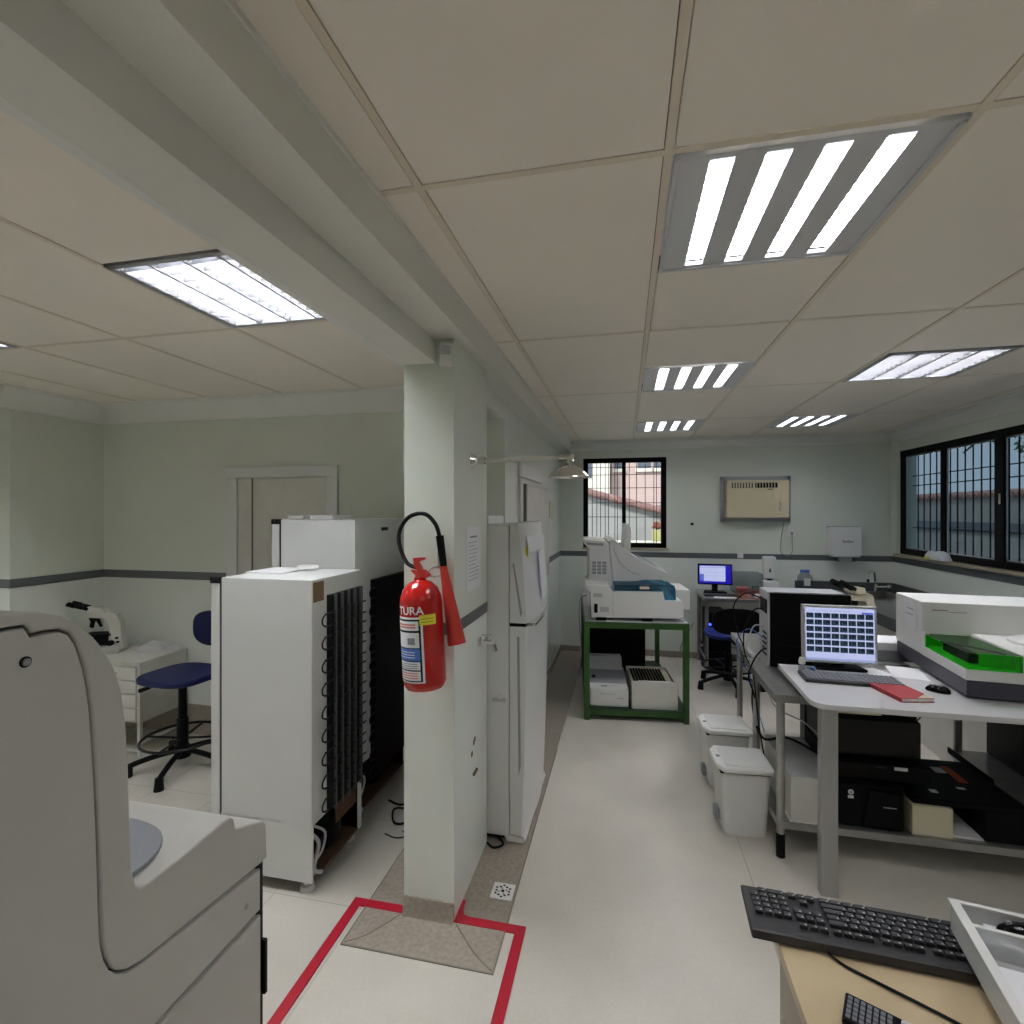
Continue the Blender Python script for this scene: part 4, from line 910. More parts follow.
b = new('yellowed'); b.box(0.02, 0.34, 0.10, 0.47, 0.16, 0.185); b.m('paper'); b.box(0.06, 0.33, 0.014, 0.10, 0.18, 0.2, 0.003); b.build('rack', t, False)
b = new('black')
for i in range(11):
    for j in range(12): b.cyl((0.035+i*0.0245, 0.115+j*0.029, 0.185), (0.035+i*0.0245, 0.115+j*0.029, 0.197), 0.009, seg=8)
vv = b.build('vial_cap', t, False); vv['kind'] = 'stuff'

# ------------------------------------------------------------------ steel benches
def steel_bench(label, x0, x1, y0, y1, z, legs, shelf=None, sx=None, light=False):
    t = thing('steel_table', label, 'table', ((x0+x1)/2, (y0+y1)/2, 0))
    b = new('alu' if light else 'steel'); b.box(x0, x1, y0, y1, z-0.04, z, 0.004)
    b.m('steel'); b.box(x0+0.03, x1-0.03, y0+0.03, y1-0.03, z, z+0.001); b.build('table_top', t)
    for (x, y) in legs:
        b = new('steel'); b.cyl((x, y, 0.11), (x, y, z-0.04), 0.019, seg=16); lg = b.build('leg', t)
        b = new('rubber'); b.cyl((x, y, 0), (x, y, 0.115), 0.0205, seg=16); b.build('foot', lg)
    if shelf is not None:
        b = new('steel'); b.box(x0+0.02, x1-0.02, y0+0.015, y1-0.015, shelf-0.035, shelf, 0.003); b.build('lower_shelf', t)
    return t
bench = steel_bench('steel table with loaded lower shelf, standing under the white desk', 0.705, 2.40, 2.69, 3.33, 0.80, [(0.742, 2.725), (0.748, 3.22), (2.36, 2.74), (2.36, 3.25)], 0.18)
t = bench
b = new('steel'); b.cyl((1.80, 3.30, 0.18), (1.80, 3.30, 0.76), 0.019, seg=14); b.build('post', t)
b = new('steel'); b.box(1.76, 2.34, 2.74, 3.31, 0.325, 0.36, 0.003); b.m('rubber'); b.box(1.755, 1.76, 2.95, 3.31, 0.34, 0.372); b.build('middle_shelf', t)
steel_bench('steel table behind the black computer tower', 0.755, 1.60, 3.36, 4.0, 0.80, [(0.80, 3.92), (0.795, 3.44), (1.55, 3.92), (1.55, 3.44)], None, light=True)

# bins
def bin_(x, y, label):
    t = thing('waste_bin', label, 'waste bin', (x, y, 0), 3, 'white plastic bins with lids')
    b = new('white2'); bm = bmesh.new()
    bot = [(-0.10, -0.10), (0.10, -0.10), (0.10, 0.10), (-0.10, 0.10)]
    def ring(w, d, z, r=0.03):
        pts = []
        for cx, cy, a0 in ((w-r, d-r, 0), (-w+r, d-r, 90), (-w+r, -d+r, 180), (w-r, -d+r, 270)):
            for k in range(4): a = R(a0+k*30); pts.append(bm.verts.new((cx+r*math.cos(a), cy+r*math.sin(a), z)))
        return pts
    rs = [ring(0.103, 0.105, 0.0), ring(0.107, 0.109, 0.02), ring(0.124, 0.122, 0.325)]
    for i in range(2):
        n = len(rs[i])
        for k in range(n): bm.faces.new((rs[i][k], rs[i][(k+1) % n], rs[i+1][(k+1) % n], rs[i+1][k]))
    bm.faces.new(rs[0][::-1]); bm.faces.new(rs[-1]); b._merge(bm); b.build('bin_body', t, False)
    b = new('white2'); b.prism([(-0.145, -0.08), (-0.11, -0.135), (0.125, -0.135), (0.14, -0.12), (0.14, 0.12), (0.125, 0.135), (-0.11, 0.135), (-0.145, 0.08)], 'z', 0.332, 0.36, 0.01, seg=3)
    b.box(-0.10, 0.11, -0.105, 0.105, 0.358, 0.366, 0.004); b.m('ink'); b.cyl((-0.115, 0.0, 0.36), (-0.115, 0.0, 0.363), 0.011, seg=10); b.build('lid', t, False)
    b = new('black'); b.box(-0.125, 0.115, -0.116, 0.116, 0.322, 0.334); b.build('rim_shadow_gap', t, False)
    b = new('grey'); b.box(-0.135, -0.10, -0.03, 0.03, 0.03, 0.09, 0.006); b.build('pedal', t, False)
bin_(0.605, 2.955, 'white lidded bin nearest the camera, left of the steel table')
bin_(0.605, 3.42, 'white lidded bin behind the nearer bin')

# ------------------------------------------------------------------ white desk and things on it
t = thing('office_desk', 'white laminate desk with grey metal leg, carrying monitor and notebook', 'desk', (1.5, 2.78, 0))
b = new('desk')
dp = [(0.82, 3.06), (0.803, 2.53), (0.806, 2.50), (0.818, 2.478), (0.84, 2.462), (0.87, 2.456), (2.35, 2.456), (2.35, 3.06)]
b.prism(dp, 'z', 0.822, 0.847, 0.003); b.build('desk_top', t)
for (x, y) in ((0.871, 2.492), (2.30, 2.492)):
    b = new('alu'); b.box(x-0.034, x+0.034, y-0.016, y+0.03, 0.0, 0.822, 0.004)
    for k in range(4): b.box(x-0.026+k*0.015, x-0.022+k*0.015, y-0.0175, y-0.015, 0.03, 0.80)
    b.build('leg', t)
b = new('cream'); b.box(0.91, 1.08, 2.50, 2.53, 0.80, 0.822); b.build('under_rail', t)
b = new('black'); b.box(1.08, 1.62, 2.52, 2.56, 0.805, 0.822); b.build('under_rail', t)

t = thing('computer_tower', 'black computer tower lying with its rear grey panel to the left', 'computer', (1.02, 3.25, 0.801))
b = new('black'); b.box(0.812, 1.205, 3.135, 3.145, 0.806, 1.222, 0.002); b.box(0.80, 1.208, 3.145, 3.325, 0.806, 1.222, 0.004); b.m('dark'); b.box(1.18, 1.216, 3.136, 3.33, 0.803, 1.226, 0.015); b.build('side_panel', t)
b = new('grey'); b.box(0.795, 1.18, 3.14, 3.332, 1.222, 1.228); b.build('top_panel', t)
b = new('lgrey'); b.box(0.790, 0.80, 3.138, 3.332, 0.803, 1.228, 0.002); b.m('black')
for k in range(5): b.box(0.787, 0.791, 3.17, 3.25, 0.86+k*0.03, 0.87+k*0.03)
b.box(0.786, 0.791, 3.16, 3.30, 1.10, 1.18, 0.003)
b.build('rear_panel', t)
b = new('white'); b.box(0.83, 0.85, 3.15, 3.30, 0.801, 0.804); b.build('foot', t)

def screen_monitor(label, loc, rz, w, h, tilt, bezel, draw, zoff, th=0.035, bw=0.013):
    t = thing('monitor', label, 'monitor', loc, rz)
    T = Matrix.Translation((0, 0, zoff)) @ Matrix.Rotation(R(-tilt), 4, 'X')
    b = new(bezel); b.box(-w/2, w/2, 0, th, 0, h, 0.004, T); b.build('screen_housing', t, False)
    b = draw(w, h, bw, T); b.build('display', t, False)
    b = new('black'); b.box(-0.03, 0.03, th*0.6, th+0.03, 0.015, zoff+h*0.4, 0.004); b.prism([(-0.12, -0.02), (0.12, -0.02), (0.10, 0.115), (-0.10, 0.115)], 'z', 0.0, 0.016, 0.004)
    b.build('stand', t, False)
    return t
def draw_thumbs(w, h, bw, T):
    b = new('scr_white'); y = -0.0008
    b.box(-w/2+bw, w/2-bw, y, 0.002, bw*1.1, h-bw, 0, T)
    W2, H2 = w-2*bw, h-2*bw; x0 = -w/2+bw; z0 = bw
    b.m('scr_grey'); b.box(x0, x0+W2, y-0.0004, 0.001, z0, z0+H2*0.045, 0, T)
    for k in range(10): b.box(x0+0.012+k*0.021, x0+0.024+k*0.021, y-0.0004, 0.001, z0+H2*0.935, z0+H2*0.95, 0, T)
    b.m('scr_blue'); b.box(x0+W2*0.82, x0+W2*0.98, y-0.0004, 0.001, z0+H2*0.90, z0+H2*0.935, 0, T)
    for r in range(6):
        for c in range(8):
            cx = x0+W2*(0.015+c*0.1225); cz = z0+H2*(0.80-r*0.128)
            b.m('scr_dark'); b.box(cx, cx+W2*0.108, y-0.0006, 0.001, cz, cz+H2*0.098, 0, T)
            b.m('scr_cyan'); b.box(cx+W2*0.035, cx+W2*0.041, y-0.0009, 0.001, cz+H2*0.01, cz+H2*0.08, 0, T)
            b.box(cx+W2*0.06, cx+W2*0.095, y-0.0009, 0.001, cz+H2*0.018, cz+H2*0.024, 0, T)
    return b
def draw_form(w, h, bw, T):
    b = new('scr_deep'); y = -0.0008
    W2, H2 = w-2*bw, h-2*bw; x0 = -w/2+bw; z0 = bw
    b.box(x0, x0+W2, y, 0.002, z0, z0+H2, 0, T)
    b.m('scr_white'); b.box(x0+W2*0.02, x0+W2*0.82, y-0.0004, 0.001, z0+H2*0.12, z0+H2*0.96, 0, T)
    b.m('scr_grey'); b.box(x0+W2*0.02, x0+W2*0.82, y-0.0006, 0.001, z0+H2*0.86, z0+H2*0.90, 0, T); b.box(x0+W2*0.15, x0+W2*0.78, y-0.0006, 0.001, z0+H2*0.6, z0+H2*0.62, 0, T)
    b.box(x0+W2*0.15, x0+W2*0.78, y-0.0006, 0.001, z0+H2*0.4, z0+H2*0.42, 0, T)
    b.m('scr_blue'); b.box(x0+W2*0.02, x0+W2*0.15, y-0.0006, 0.001, z0+H2*0.12, z0+H2*0.5, 0, T)
    return b
screen_monitor('silver monitor showing a grid of dark thumbnails on the white desk', (1.105, 3.0, 0.8475), -1, 0.352, 0.302, 3, 'lgrey', draw_thumbs, 0.035)
# second keyboard, notebook, mouse, papers
t = thing('keyboard', 'grey keyboard in front of the silver monitor on white desk', 'keyboard', (1.082, 2.82, 0.8475), -3)
b = new('kbbody'); b.box(-0.215, 0.215, -0.075, 0.075, 0, 0.016, 0.004); b.build('keyboard_body', t, False)
b = new('kbgrey')
for r in range(6):
    for c in range(21):
        if r == 0 and c in (4, 5, 6, 7): continue
        x = -0.205+c*0.0196; yy = -0.066+r*0.0225
        b.box(x, x+0.0165, yy, yy+0.018, 0.015, 0.0225, 0.002, seg=1)
b.box(-0.205+4*0.0196, -0.205+7.8*0.0196, -0.066, -0.048, 0.015, 0.0225, 0.002)
k = b.build('key', t, False); k['kind'] = 'stuff'
t = thing('notebook', 'red cloth notebook with ribbon on the white desk', 'notebook', (1.23, 2.67, 0.8475), 12)
Mx = Matrix.Identity(4)
b = new('notered'); b.box(-0.072, 0.072, -0.105, 0.105, 0, 0.0025); b.box(-0.072, 0.072, -0.105, 0.105, 0.0155, 0.018, 0.001); b.box(-0.074, -0.071, -0.105, 0.105, 0, 0.018); b.build('cover', t, False)
b = new('paper'); b.box(-0.070, 0.069, -0.102, 0.102, 0.0025, 0.0155); b.build('pages', t, False)
b = new('yellowed'); b.prism([(0.072, -0.105), (0.072, -0.05), (-0.005, -0.105)], 'z', 0.018, 0.0186); b.tube([(-0.005, -0.10, 0.012), (-0.003, -0.115, 0.006), (0.004, -0.13, 0.002)], 0.0015, 6); b.build('ribbon', t, False)
def mouse(label, loc, rz, s=1.0):
    t = thing('computer_mouse', label, 'mouse', loc, rz)
    b = new('blackgloss'); bm = bmesh.new(); bmesh.ops.create_uvsphere(bm, u_segments=24, v_segments=14, radius=1)
    for v in bm.verts:
        x, y, z = v.co; v.co = Vector((x*0.031*(1-0.12*y*y)*s, y*0.056*s, max(z, -0.15)*0.034*(1-0.15*y)*s+0.0051*s))
    b._merge(bm); b.build('shell', t, False)
    b = new('grey'); b.cyl((-0.003*s, 0.032*s, 0.0305*s), (0.003*s, 0.032*s, 0.0305*s), 0.006*s, seg=12); b.build('scroll_wheel', t, False)
    return t
mouse('black mouse beside the red notebook on the white desk', (1.415, 2.74, 0.8475), 55, 0.85)
for (nm, px, py, rz, w, h, z, lb) in (('paper_sheet', 1.42, 3.02, -14, 0.15, 0.22, 0.8475, 'loose white paper between monitor and instrument on white desk'), ('paper_sheet', 1.27, 2.99, 25, 0.11, 0.14, 0.8475, 'small paper slip under the silver monitor edge')):
    t_ = new('paper'); t_.box(-w/2, w/2, -h/2, h/2, 0, 0.002, 0, Matrix.Translation((px, py, z)) @ Matrix.Rotation(R(rz), 4, 'Z')); solo(t_, nm, lb, 'paper')
t = thing('glue_bottle', 'small clear bottle at the left foot of the silver monitor', 'bottle', (0.90, 2.93, 0.8475))
b = new('clearpl'); b.lathe([(0, 0), (0.016, 0), (0.017, 0.03), (0.012, 0.042), (0, 0.042)], (0.90, 2.93, 0.8475), 18); b.build('bottle', t)
b = new('white2'); b.lathe([(0, 0.042), (0.015, 0.042), (0.017, 0.055), (0.012, 0.075), (0, 0.078)], (0.90, 2.93, 0.8475), 18); b.build('cap', t)
b = new('bluelabel'); b.lathe([(0, 0), (0.011, 0), (0.011, 0.03), (0, 0.03)], (0.945, 2.915, 0.8475), 14); solo(b, 'small_vial', 'small blue capped vial beside the clear bottle under the monitor', 'vial')
t = thing('storage_box', 'grey box with white lid behind the desk papers', 'box', (1.56, 3.5, 0.801))
b = new('grey'); b.box(1.46, 1.66, 3.42, 3.62, 0.802, 0.865, 0.003); b.build('box_body', t)
b = new('paper'); b.box(1.455, 1.665, 3.415, 3.625, 0.865, 0.91, 0.003); b.build('lid', t)

# ------------------------------------------------------------------ instrument with green lid
t = thing('laboratory_instrument', 'white instrument with green transparent lid and slate base on the right desk', 'laboratory machine', (1.485, 2.662, 0.8475), -5.5)
b = new('navy'); b.prism([(0, 0.0), (0.005, 0.0), (0.80, 0.0), (0.80, 0.76), (0.0, 0.76)], 'z', 0.008, 0.082, 0.006); b.build('base', t, False)
b = new('white2'); b.box(-0.004, 0.80, 0.43, 0.77, 0.084, 0.362, 0.008)
b.box(-0.004, 0.80, -0.003, 0.43, 0.084, 0.132, 0.004)
b.box(0.20, 0.80, 0.0, 0.432, 0.125, 0.212, 0.012)
b.box(-0.004, 0.02, 0.40, 0.44, 0.084, 0.205, 0.003)
b.build('housing', t, False)
b = new('white2'); b.lathe([(0, 0), (0.14, 0), (0.14, 0.012), (0.12, 0.02), (0, 0.022)], (0.42, 0.25, 0.212), 36); b.lathe([(0, 0), (0.08, 0), (0.078, 0.045), (0.06, 0.05), (0, 0.05)], (0.46, 0.28, 0.232), 30); b.build('rotor_cover', t, False)
b = new('greenacr')
b.sheet([(0, 0, 0.133), (0.20, 0, 0.133), (0.20, 0, 0.205), (0, 0, 0.205)]); b.sheet([(0, 0, 0.133), (0, 0.42, 0.133), (0, 0.42, 0.195), (0, 0, 0.205)])
b.build('green_front', t, False)
b = new('clearacr')
M['greytop'] = see_through('smoked top', (0.22, 0.40, 0.20), 0.22, 0.25)
b.m('greytop'); b.sheet([(0, 0, 0.206), (0.20, 0, 0.206), (0.20, 0.428, 0.196), (0, 0.428, 0.196)]); b.build('lid_top', t, False)
M['greenin'] = mat('pale green interior', (0.45, 0.80, 0.40), 0.5)
b = new('greenin'); b.box(0.192, 0.198, 0.01, 0.42, 0.134, 0.195); b.box(0.004, 0.192, 0.012, 0.42, 0.132, 0.136); b.box(0.07, 0.19, 0.055, 0.06, 0.136, 0.195)
b.m('black'); b.box(0.05, 0.09, 0.10, 0.34, 0.136, 0.18, 0.004); b.cyl((0.02, 0.28, 0.19), (0.17, 0.06, 0.198), 0.005, seg=8); b.build('carousel', t, False)
b = new('ink')
b.box(0.04, 0.11, 0.427, 0.4305, 0.318, 0.323); b.box(0.115, 0.19, 0.427, 0.4305, 0.312, 0.315); b.build('printed_name', t, False)
b = new('paper'); b.prism([(0.66, 0.34), (0.50, 0.34), (0.49, 0.20), (0.52, 0.18), (0.60, 0.21), (0.64, 0.25)], 'x', -0.006, -0.0045); b.m('ink'); b.box(-0.0072, -0.006, 0.52, 0.60, 0.30, 0.305); b.box(-0.0072, -0.006, 0.53, 0.63, 0.27, 0.273); b.build('taped_sheet', t, False)

# ------------------------------------------------------------------ on the lower shelf
t = thing('storage_box', 'white box at the left end of the steel table lower shelf', 'box', (0.87, 2.95, 0.18))
b = new('offwhite'); b.box(0.785, 0.985, 2.715, 3.19, 0.186, 0.40, 0.006); b.m('lgrey'); b.box(0.785, 0.985, 2.716, 3.19, 0.397, 0.402, 0.002); b.m('white2'); b.box(0.78, 0.99, 2.71, 3.19, 0.181, 0.187); b.build('box_body', t)
t = thing('printer', 'black multifunction printer on the lower shelf behind the grey desk leg', 'printer', (1.15, 2.9, 0.18))
b = new('black'); b.box(1.0, 1.28, 2.735, 3.20, 0.182, 0.385, 0.012); b.prism([(1.10, 0.20), (1.265, 0.20), (1.265, 0.36), (1.125, 0.37)], 'y', 2.715, 2.74, 0.004); b.build('casing', t)
b = new('paper'); b.cyl((1.052, 2.731, 0.345), (1.052, 2.736, 0.345), 0.012, seg=14); b.box(1.04, 1.064, 2.732, 2.736, 0.315, 0.328, 0.001); b.m('grey'); b.cyl((1.052, 2.730, 0.345), (1.052, 2.7315, 0.345), 0.006, seg=8); b.box(1.18, 1.235, 2.713, 2.716, 0.295, 0.299); b.build('sticker', t)
t = thing('computer_tower', 'black computer case on the lower shelf behind the printer', 'computer', (1.33, 3.25, 0.18))
b = new('blackgloss'); b.box(1.0, 1.56, 3.205, 3.30, 0.181, 0.745, 0.01); b.build('casing', t)
t = thing('scanner', 'flat black scanner resting on top of the printer', 'scanner', (1.2, 3.0, 0.386))
b = new('black'); b.box(0.99, 1.42, 2.78, 3.19, 0.386, 0.47, 0.012); b.m('dark'); b.box(1.0, 1.40, 2.84, 3.19, 0.47, 0.66, 0.012); b.build('casing', t)
b = new('paper'); b.box(1.255, 1.31, 2.776, 2.7805, 0.448, 0.462); b.m('dark'); b.box(1.18, 1.22, 2.776, 2.7805, 0.452, 0.458); b.build('sticker', t)
b = new('cream'); b.box(1.305, 1.468, 2.725, 3.10, 0.181, 0.318, 0.002); solo(b, 'storage_box', 'cream cardboard box between black printers on the lower shelf', 'box')
t = thing('printer', 'low black printer deck spanning the cream box and the right shelf end', 'printer', (1.5, 2.95, 0.32))
b = new('black'); b.box(1.31, 1.80, 2.735, 3.18, 0.320, 0.350, 0.008); b.box(1.60, 2.02, 2.735, 3.18, 0.181, 0.321, 0.006); b.build('casing', t)
b = new('paper'); b.box(1.42, 1.45, 2.80, 2.83, 0.350, 0.3515); b.box(1.56, 1.595, 2.86, 2.88, 0.350, 0.3515); b.box(1.55, 1.60, 3.02, 3.08, 0.350, 0.3515); b.m('orange'); b.box(1.605, 1.645, 2.93, 3.10, 0.350, 0.3515); b.build('sticker', t)
b = new('paper'); b.box(1.475, 1.595, 2.74, 3.05, 0.181, 0.190); solo(b, 'paper_stack', 'stack of white paper right of the cream box on the lower shelf', 'paper')
t = thing('computer_tower', 'black ribbed computer case on the shelf at the right edge', 'computer', (2.05, 3.2, 0.36))
b = new('dark'); b.box(1.93, 2.22, 3.02, 3.30, 0.361, 0.73, 0.01); b.m('black')
for k in range(5): b.box(1.94+k*0.055, 1.965+k*0.055, 3.005, 3.022, 0.365, 0.725, 0.004)
b.build('casing', t)


# cables around the tower and under the desk
cab = [([(0.785, 3.22, 1.12), (0.74, 3.25, 1.10), (0.70, 3.3, 0.98), (0.69, 3.25, 0.85), (0.72, 3.18, 0.75), (0.73, 3.1, 0.5), (0.755, 3.05, 0.30)], 'rubber', 0.004, 'black cable dropping from the tower rear past the table edge'),
       ([(0.785, 3.20, 1.02), (0.73, 3.2, 1.02), (0.70, 3.22, 0.92), (0.72, 3.3, 0.84), (0.78, 3.35, 0.81)], 'lgrey', 0.004, 'pale grey cable looping behind the black tower'),
       ([(0.785, 3.24, 0.95), (0.72, 3.3, 0.98), (0.66, 3.32, 0.90), (0.67, 3.3, 0.80), (0.72, 3.27, 0.72), (0.74, 3.25, 0.60), (0.76, 3.1, 0.45)], 'bluelabel', 0.003, 'blue network cable hanging from the tower rear'),
       ([(0.785, 3.17, 0.90), (0.75, 3.12, 0.90), (0.71, 3.12, 0.84), (0.69, 3.15, 0.74), (0.73, 3.2, 0.62), (0.77, 3.3, 0.45)], 'rubber', 0.005, 'thick black power cable beside the steel table corner'),
       ([(0.785, 3.28, 1.17), (0.71, 3.32, 1.19), (0.66, 3.4, 1.10), (0.68, 3.42, 0.95), (0.72, 3.4, 0.84)], 'rubber', 0.004, 'black video cable arching above the far steel table edge'),
       ([(0.785, 3.16, 0.94), (0.9, 3.12, 0.935), (1.05, 3.115, 0.915), (1.16, 3.09, 0.92)], 'rubber', 0.0035, 'thin cable stretched across the black tower side'),
       ([(0.765, 3.3, 0.76), (0.74, 3.28, 0.55), (0.76, 3.15, 0.40), (0.84, 3.0, 0.47), (0.93, 2.95, 0.45), (0.975, 2.88, 0.44)], 'rubber', 0.007, 'black cable running above the white shelf box'),
       ([(0.77, 3.1, 0.76), (0.80, 3.05, 0.62), (0.93, 3.0, 0.56), (0.985, 2.9, 0.52)], 'lgrey', 0.004, 'grey cable crossing above the white shelf box'),
       ([(1.62, 3.15, 0.80), (1.60, 3.16, 0.65), (1.52, 3.18, 0.52), (1.44, 3.15, 0.45)], 'navy', 0.004, 'dark cable hanging under the white desk to the scanner'),
       ([(1.72, 3.0, 0.80), (1.76, 3.0, 0.70), (1.84, 3.0, 0.69), (1.90, 3.0, 0.80)], 'rubber', 0.004, 'black cable loop hanging under the green-lidded instrument')]
for pts, key, r, lb in cab: cable(pts, lb, r, key)
b = new('bluelabel'); b.box(0.70, 0.745, 3.24, 3.28, 0.97, 1.03, 0.006); b.bm.free()

microscope('microscope', 'cream microscope seen behind the black computer tower', (1.50, 3.80, 0.801), -62, 'cream', 1.15)

# ------------------------------------------------------------------ far steel desk
t = thing('steel_table', 'far steel desk below the wall band with lit monitor on top', 'table', (1.2, 5.85, 0))
b = new('steel'); b.box(0.79, 1.80, 5.54, 6.18, 0.765, 0.80, 0.004); b.build('table_top', t)
for (x, y) in ((0.82, 5.57), (0.82, 6.15), (1.77, 5.57), (1.77, 6.15)):
    b = new('steel'); b.cyl((x, y, 0), (x, y, 0.765), 0.019, seg=14); b.build('leg', t)
b = new('steel'); b.cyl((0.82, 5.57, 0.15), (0.82, 6.15, 0.15), 0.012, seg=10); b.cyl((0.82, 5.99, 0.2), (1.77, 5.99, 0.2), 0.012, seg=10); b.build('stretcher', t)
screen_monitor('dark framed monitor with lit blue screen on the far steel desk', (0.955, 5.90, 0.8005), -3, 0.355, 0.225, 4, 'blackgloss', draw_form, 0.09, 0.03, 0.014)
t = thing('keyboard', 'black keyboard in front of the far lit monitor', 'keyboard', (0.99, 5.70, 0.8005), 0)
b = new('kbbody'); b.box(-0.18, 0.18, -0.06, 0.06, 0, 0.016, 0.004); b.build('keyboard_body', t, False)
b = new('key')
for r in range(5):
    for c in range(16): b.box(-0.17+c*0.0214, -0.153+c*0.0214, -0.05+r*0.0205, -0.034+r*0.0205, 0.016, 0.021)
k = b.build('key', t, False); k['kind'] = 'stuff'
b = new('paper'); b.box(0.90, 1.12, 5.56, 5.63, 0.8005, 0.806); solo(b, 'paper_sheet', 'white paper at the front edge of the far steel desk', 'paper')
t = thing('computer_tower', 'black computer case with blue light under the far steel desk', 'computer', (0.95, 5.9, 0))
b = new('black'); b.box(0.85, 1.05, 5.70, 6.10, 0.22, 0.62, 0.008); b.box(0.84, 1.06, 5.68, 6.12, 0.0, 0.22); b.build('casing', t)
b = new('led'); b.cyl((0.872, 5.692, 0.50), (0.872, 5.70, 0.50), 0.012, seg=10); b.box(0.865, 0.885, 5.694, 5.70, 0.44, 0.46); b.build('power_light', t)
t = thing('test_tube_rack', 'pink rack on the far steel desk right of the monitor', 'rack', (1.20, 5.75, 0.8005))
b = new('pink'); b.box(1.14, 1.26, 5.70, 5.80, 0.8005, 0.83, 0.004); b.box(1.14, 1.26, 5.70, 5.80, 0.88, 0.895, 0.003); b.box(1.14, 1.15, 5.70, 5.80, 0.83, 0.88); b.box(1.25, 1.26, 5.70, 5.80, 0.83, 0.88); b.build('rack_frame', t)
b = new('pinkink')
for k in range(4): b.cyl((1.165+k*0.024, 5.75, 0.832), (1.165+k*0.024, 5.75, 0.90), 0.009, seg=8)
b.build('test_tubes', t)
t = thing('glass_jar', 'jar of reddish liquid right of the pink rack', 'jar', (1.34, 5.78, 0.8005))
b = new('pink'); b.lathe([(0, 0), (0.04, 0), (0.04, 0.06), (0, 0.06)], (1.34, 5.78, 0.8005), 20); b.build('contents', t)
b = new('clearpl'); b.lathe([(0, 0), (0.043, 0), (0.043, 0.09), (0.036, 0.10), (0, 0.10)], (1.34, 5.78, 0.8003), 20); b.build('jar_glass', t)
b = new('clearpl'); b.box(1.15, 1.44, 5.90, 6.15, 0.8005, 1.02, 0.01); solo(b, 'plastic_box', 'large translucent box standing behind the pink rack', 'box')
b = new('paper'); b.box(1.30, 1.42, 5.58, 5.68, 0.8005, 0.84, 0.006); solo(b, 'tissue_pack', 'white pack at the front edge of the far steel desk', 'pack')
b = new('orange'); b.tube([(1.10, 5.60, 0.806), (1.18, 5.585, 0.806), (1.25, 5.60, 0.806), (1.32, 5.57, 0.806)], 0.005, 6); solo(b, 'rubber_tube', 'orange tube lying on the far steel desk', 'tube')
t = thing('storage_box', 'white carton on the far steel desk below the soap dispenser', 'box', (1.50, 5.98, 0.8005))
b = new('white2'); b.box(1.44, 1.60, 5.95, 6.1, 0.8005, 0.93, 0.003); b.build('carton', t)
t = thing('soap_dispenser', 'white soap dispenser fixed below the grey wall band', 'dispenser', (1.555, 6.15, 0.94))
b = new('white2'); b.box(1.49, 1.62, 6.10, 6.20, 0.945, 1.19, 0.018, seg=3); b.build('casing', t)
b = new('dark'); b.prism([(1.545, 1.02), (1.565, 1.02), (1.56, 1.06), (1.55, 1.06)], 'y', 6.096, 6.102); b.box(1.53, 1.58, 6.10, 6.15, 0.93, 0.946); b.build('window', t)
t = thing('plastic_bottle', 'translucent container with blue cap near the sink', 'bottle', (1.88, 6.03, 0.855))
b = new('clearpl'); b.lathe([(0, 0), (0.07, 0), (0.075, 0.02), (0.07, 0.13), (0.045, 0.17), (0.04, 0.18), (0, 0.18)], (1.88, 6.03, 0.8555), 24); b.m('paper'); b.box(1.85, 1.91, 5.953, 5.957, 0.90, 0.98); b.build('bottle', t)
b = new('bluelabel'); b.cyl((1.88, 6.03, 1.035), (1.88, 6.03, 1.06), 0.045, seg=20); b.build('cap', t)
t = thing('paper_towel_dispenser', 'white paper towel dispenser on the far wall above the sink', 'dispenser', (2.30, 6.2, 1.17))
b = new('white2'); b.prism([(2.145, 1.515), (2.44, 1.515), (2.445, 1.23), (2.42, 1.20), (2.17, 1.20), (2.15, 1.23)], 'y', 6.06, 6.20, 0.015, seg=3); b.m('grey'); b.box(2.14, 2.45, 6.18, 6.2, 1.51, 1.525, 0.004)
b.m('ink')
for k in range(6): b.box(2.255+k*0.018, 2.268+k*0.018, 6.057, 6.061, 1.355, 1.355+(0.026 if k in (0, 3) else 0.018), 0.001)
b.build('casing', t)
b = new('clearpl'); b.prism([(2.19, 1.20), (2.40, 1.20), (2.38, 1.15), (2.22, 1.15)], 'y', 6.09, 6.18, 0.006); b.m('paper'); b.box(2.24, 2.36, 6.10, 6.14, 1.15, 1.2, 0.004); b.build('paper_tray', t)
# air conditioner
t = thing('air_conditioner', 'yellowed window air conditioner set in a grey frame on the far wall', 'air conditioner', (1.42, 6.2, 1.57))
b = new('louvre')
for (x0, x1, z0, z1) in ((1.058, 1.778, 2.035, 2.078), (1.058, 1.778, 1.57, 1.612), (1.058, 1.10, 1.57, 2.078), (1.735, 1.778, 1.57, 2.078)): b.box(x0, x1, 6.15, 6.20, z0, z1, 0.003)
b.build('surround', t)
b = new('yellowed'); b.box(1.105, 1.735, 6.06, 6.20, 1.615, 2.03, 0.012)
for k in range(22): b.box(1.15+k*0.0205, 1.158+k*0.0205, 6.056, 6.062, 1.66, 1.91, 0.001)
b.build('front_panel', t)
b = new('black'); b.box(1.155, 1.37, 6.056, 6.062, 1.945, 2.0, 0.002); b.box(1.395, 1.62, 6.056, 6.062, 1.945, 2.0, 0.002); b.m('cream')
for k in range(7): b.box(1.165+k*0.029, 1.182+k*0.029, 6.052, 6.058, 1.948, 1.997); b.box(1.408+k*0.030, 1.414+k*0.030, 6.052, 6.058, 1.948, 1.997)
b.m('dark'); b.box(1.52, 1.57, 6.052, 6.06, 1.925, 1.932); b.build('air_vent', t)
b = new('cream'); b.prism([(1.60, 1.665), (1.70, 1.665), (1.70, 1.90), (1.665, 1.90)], 'y', 6.055, 6.061)
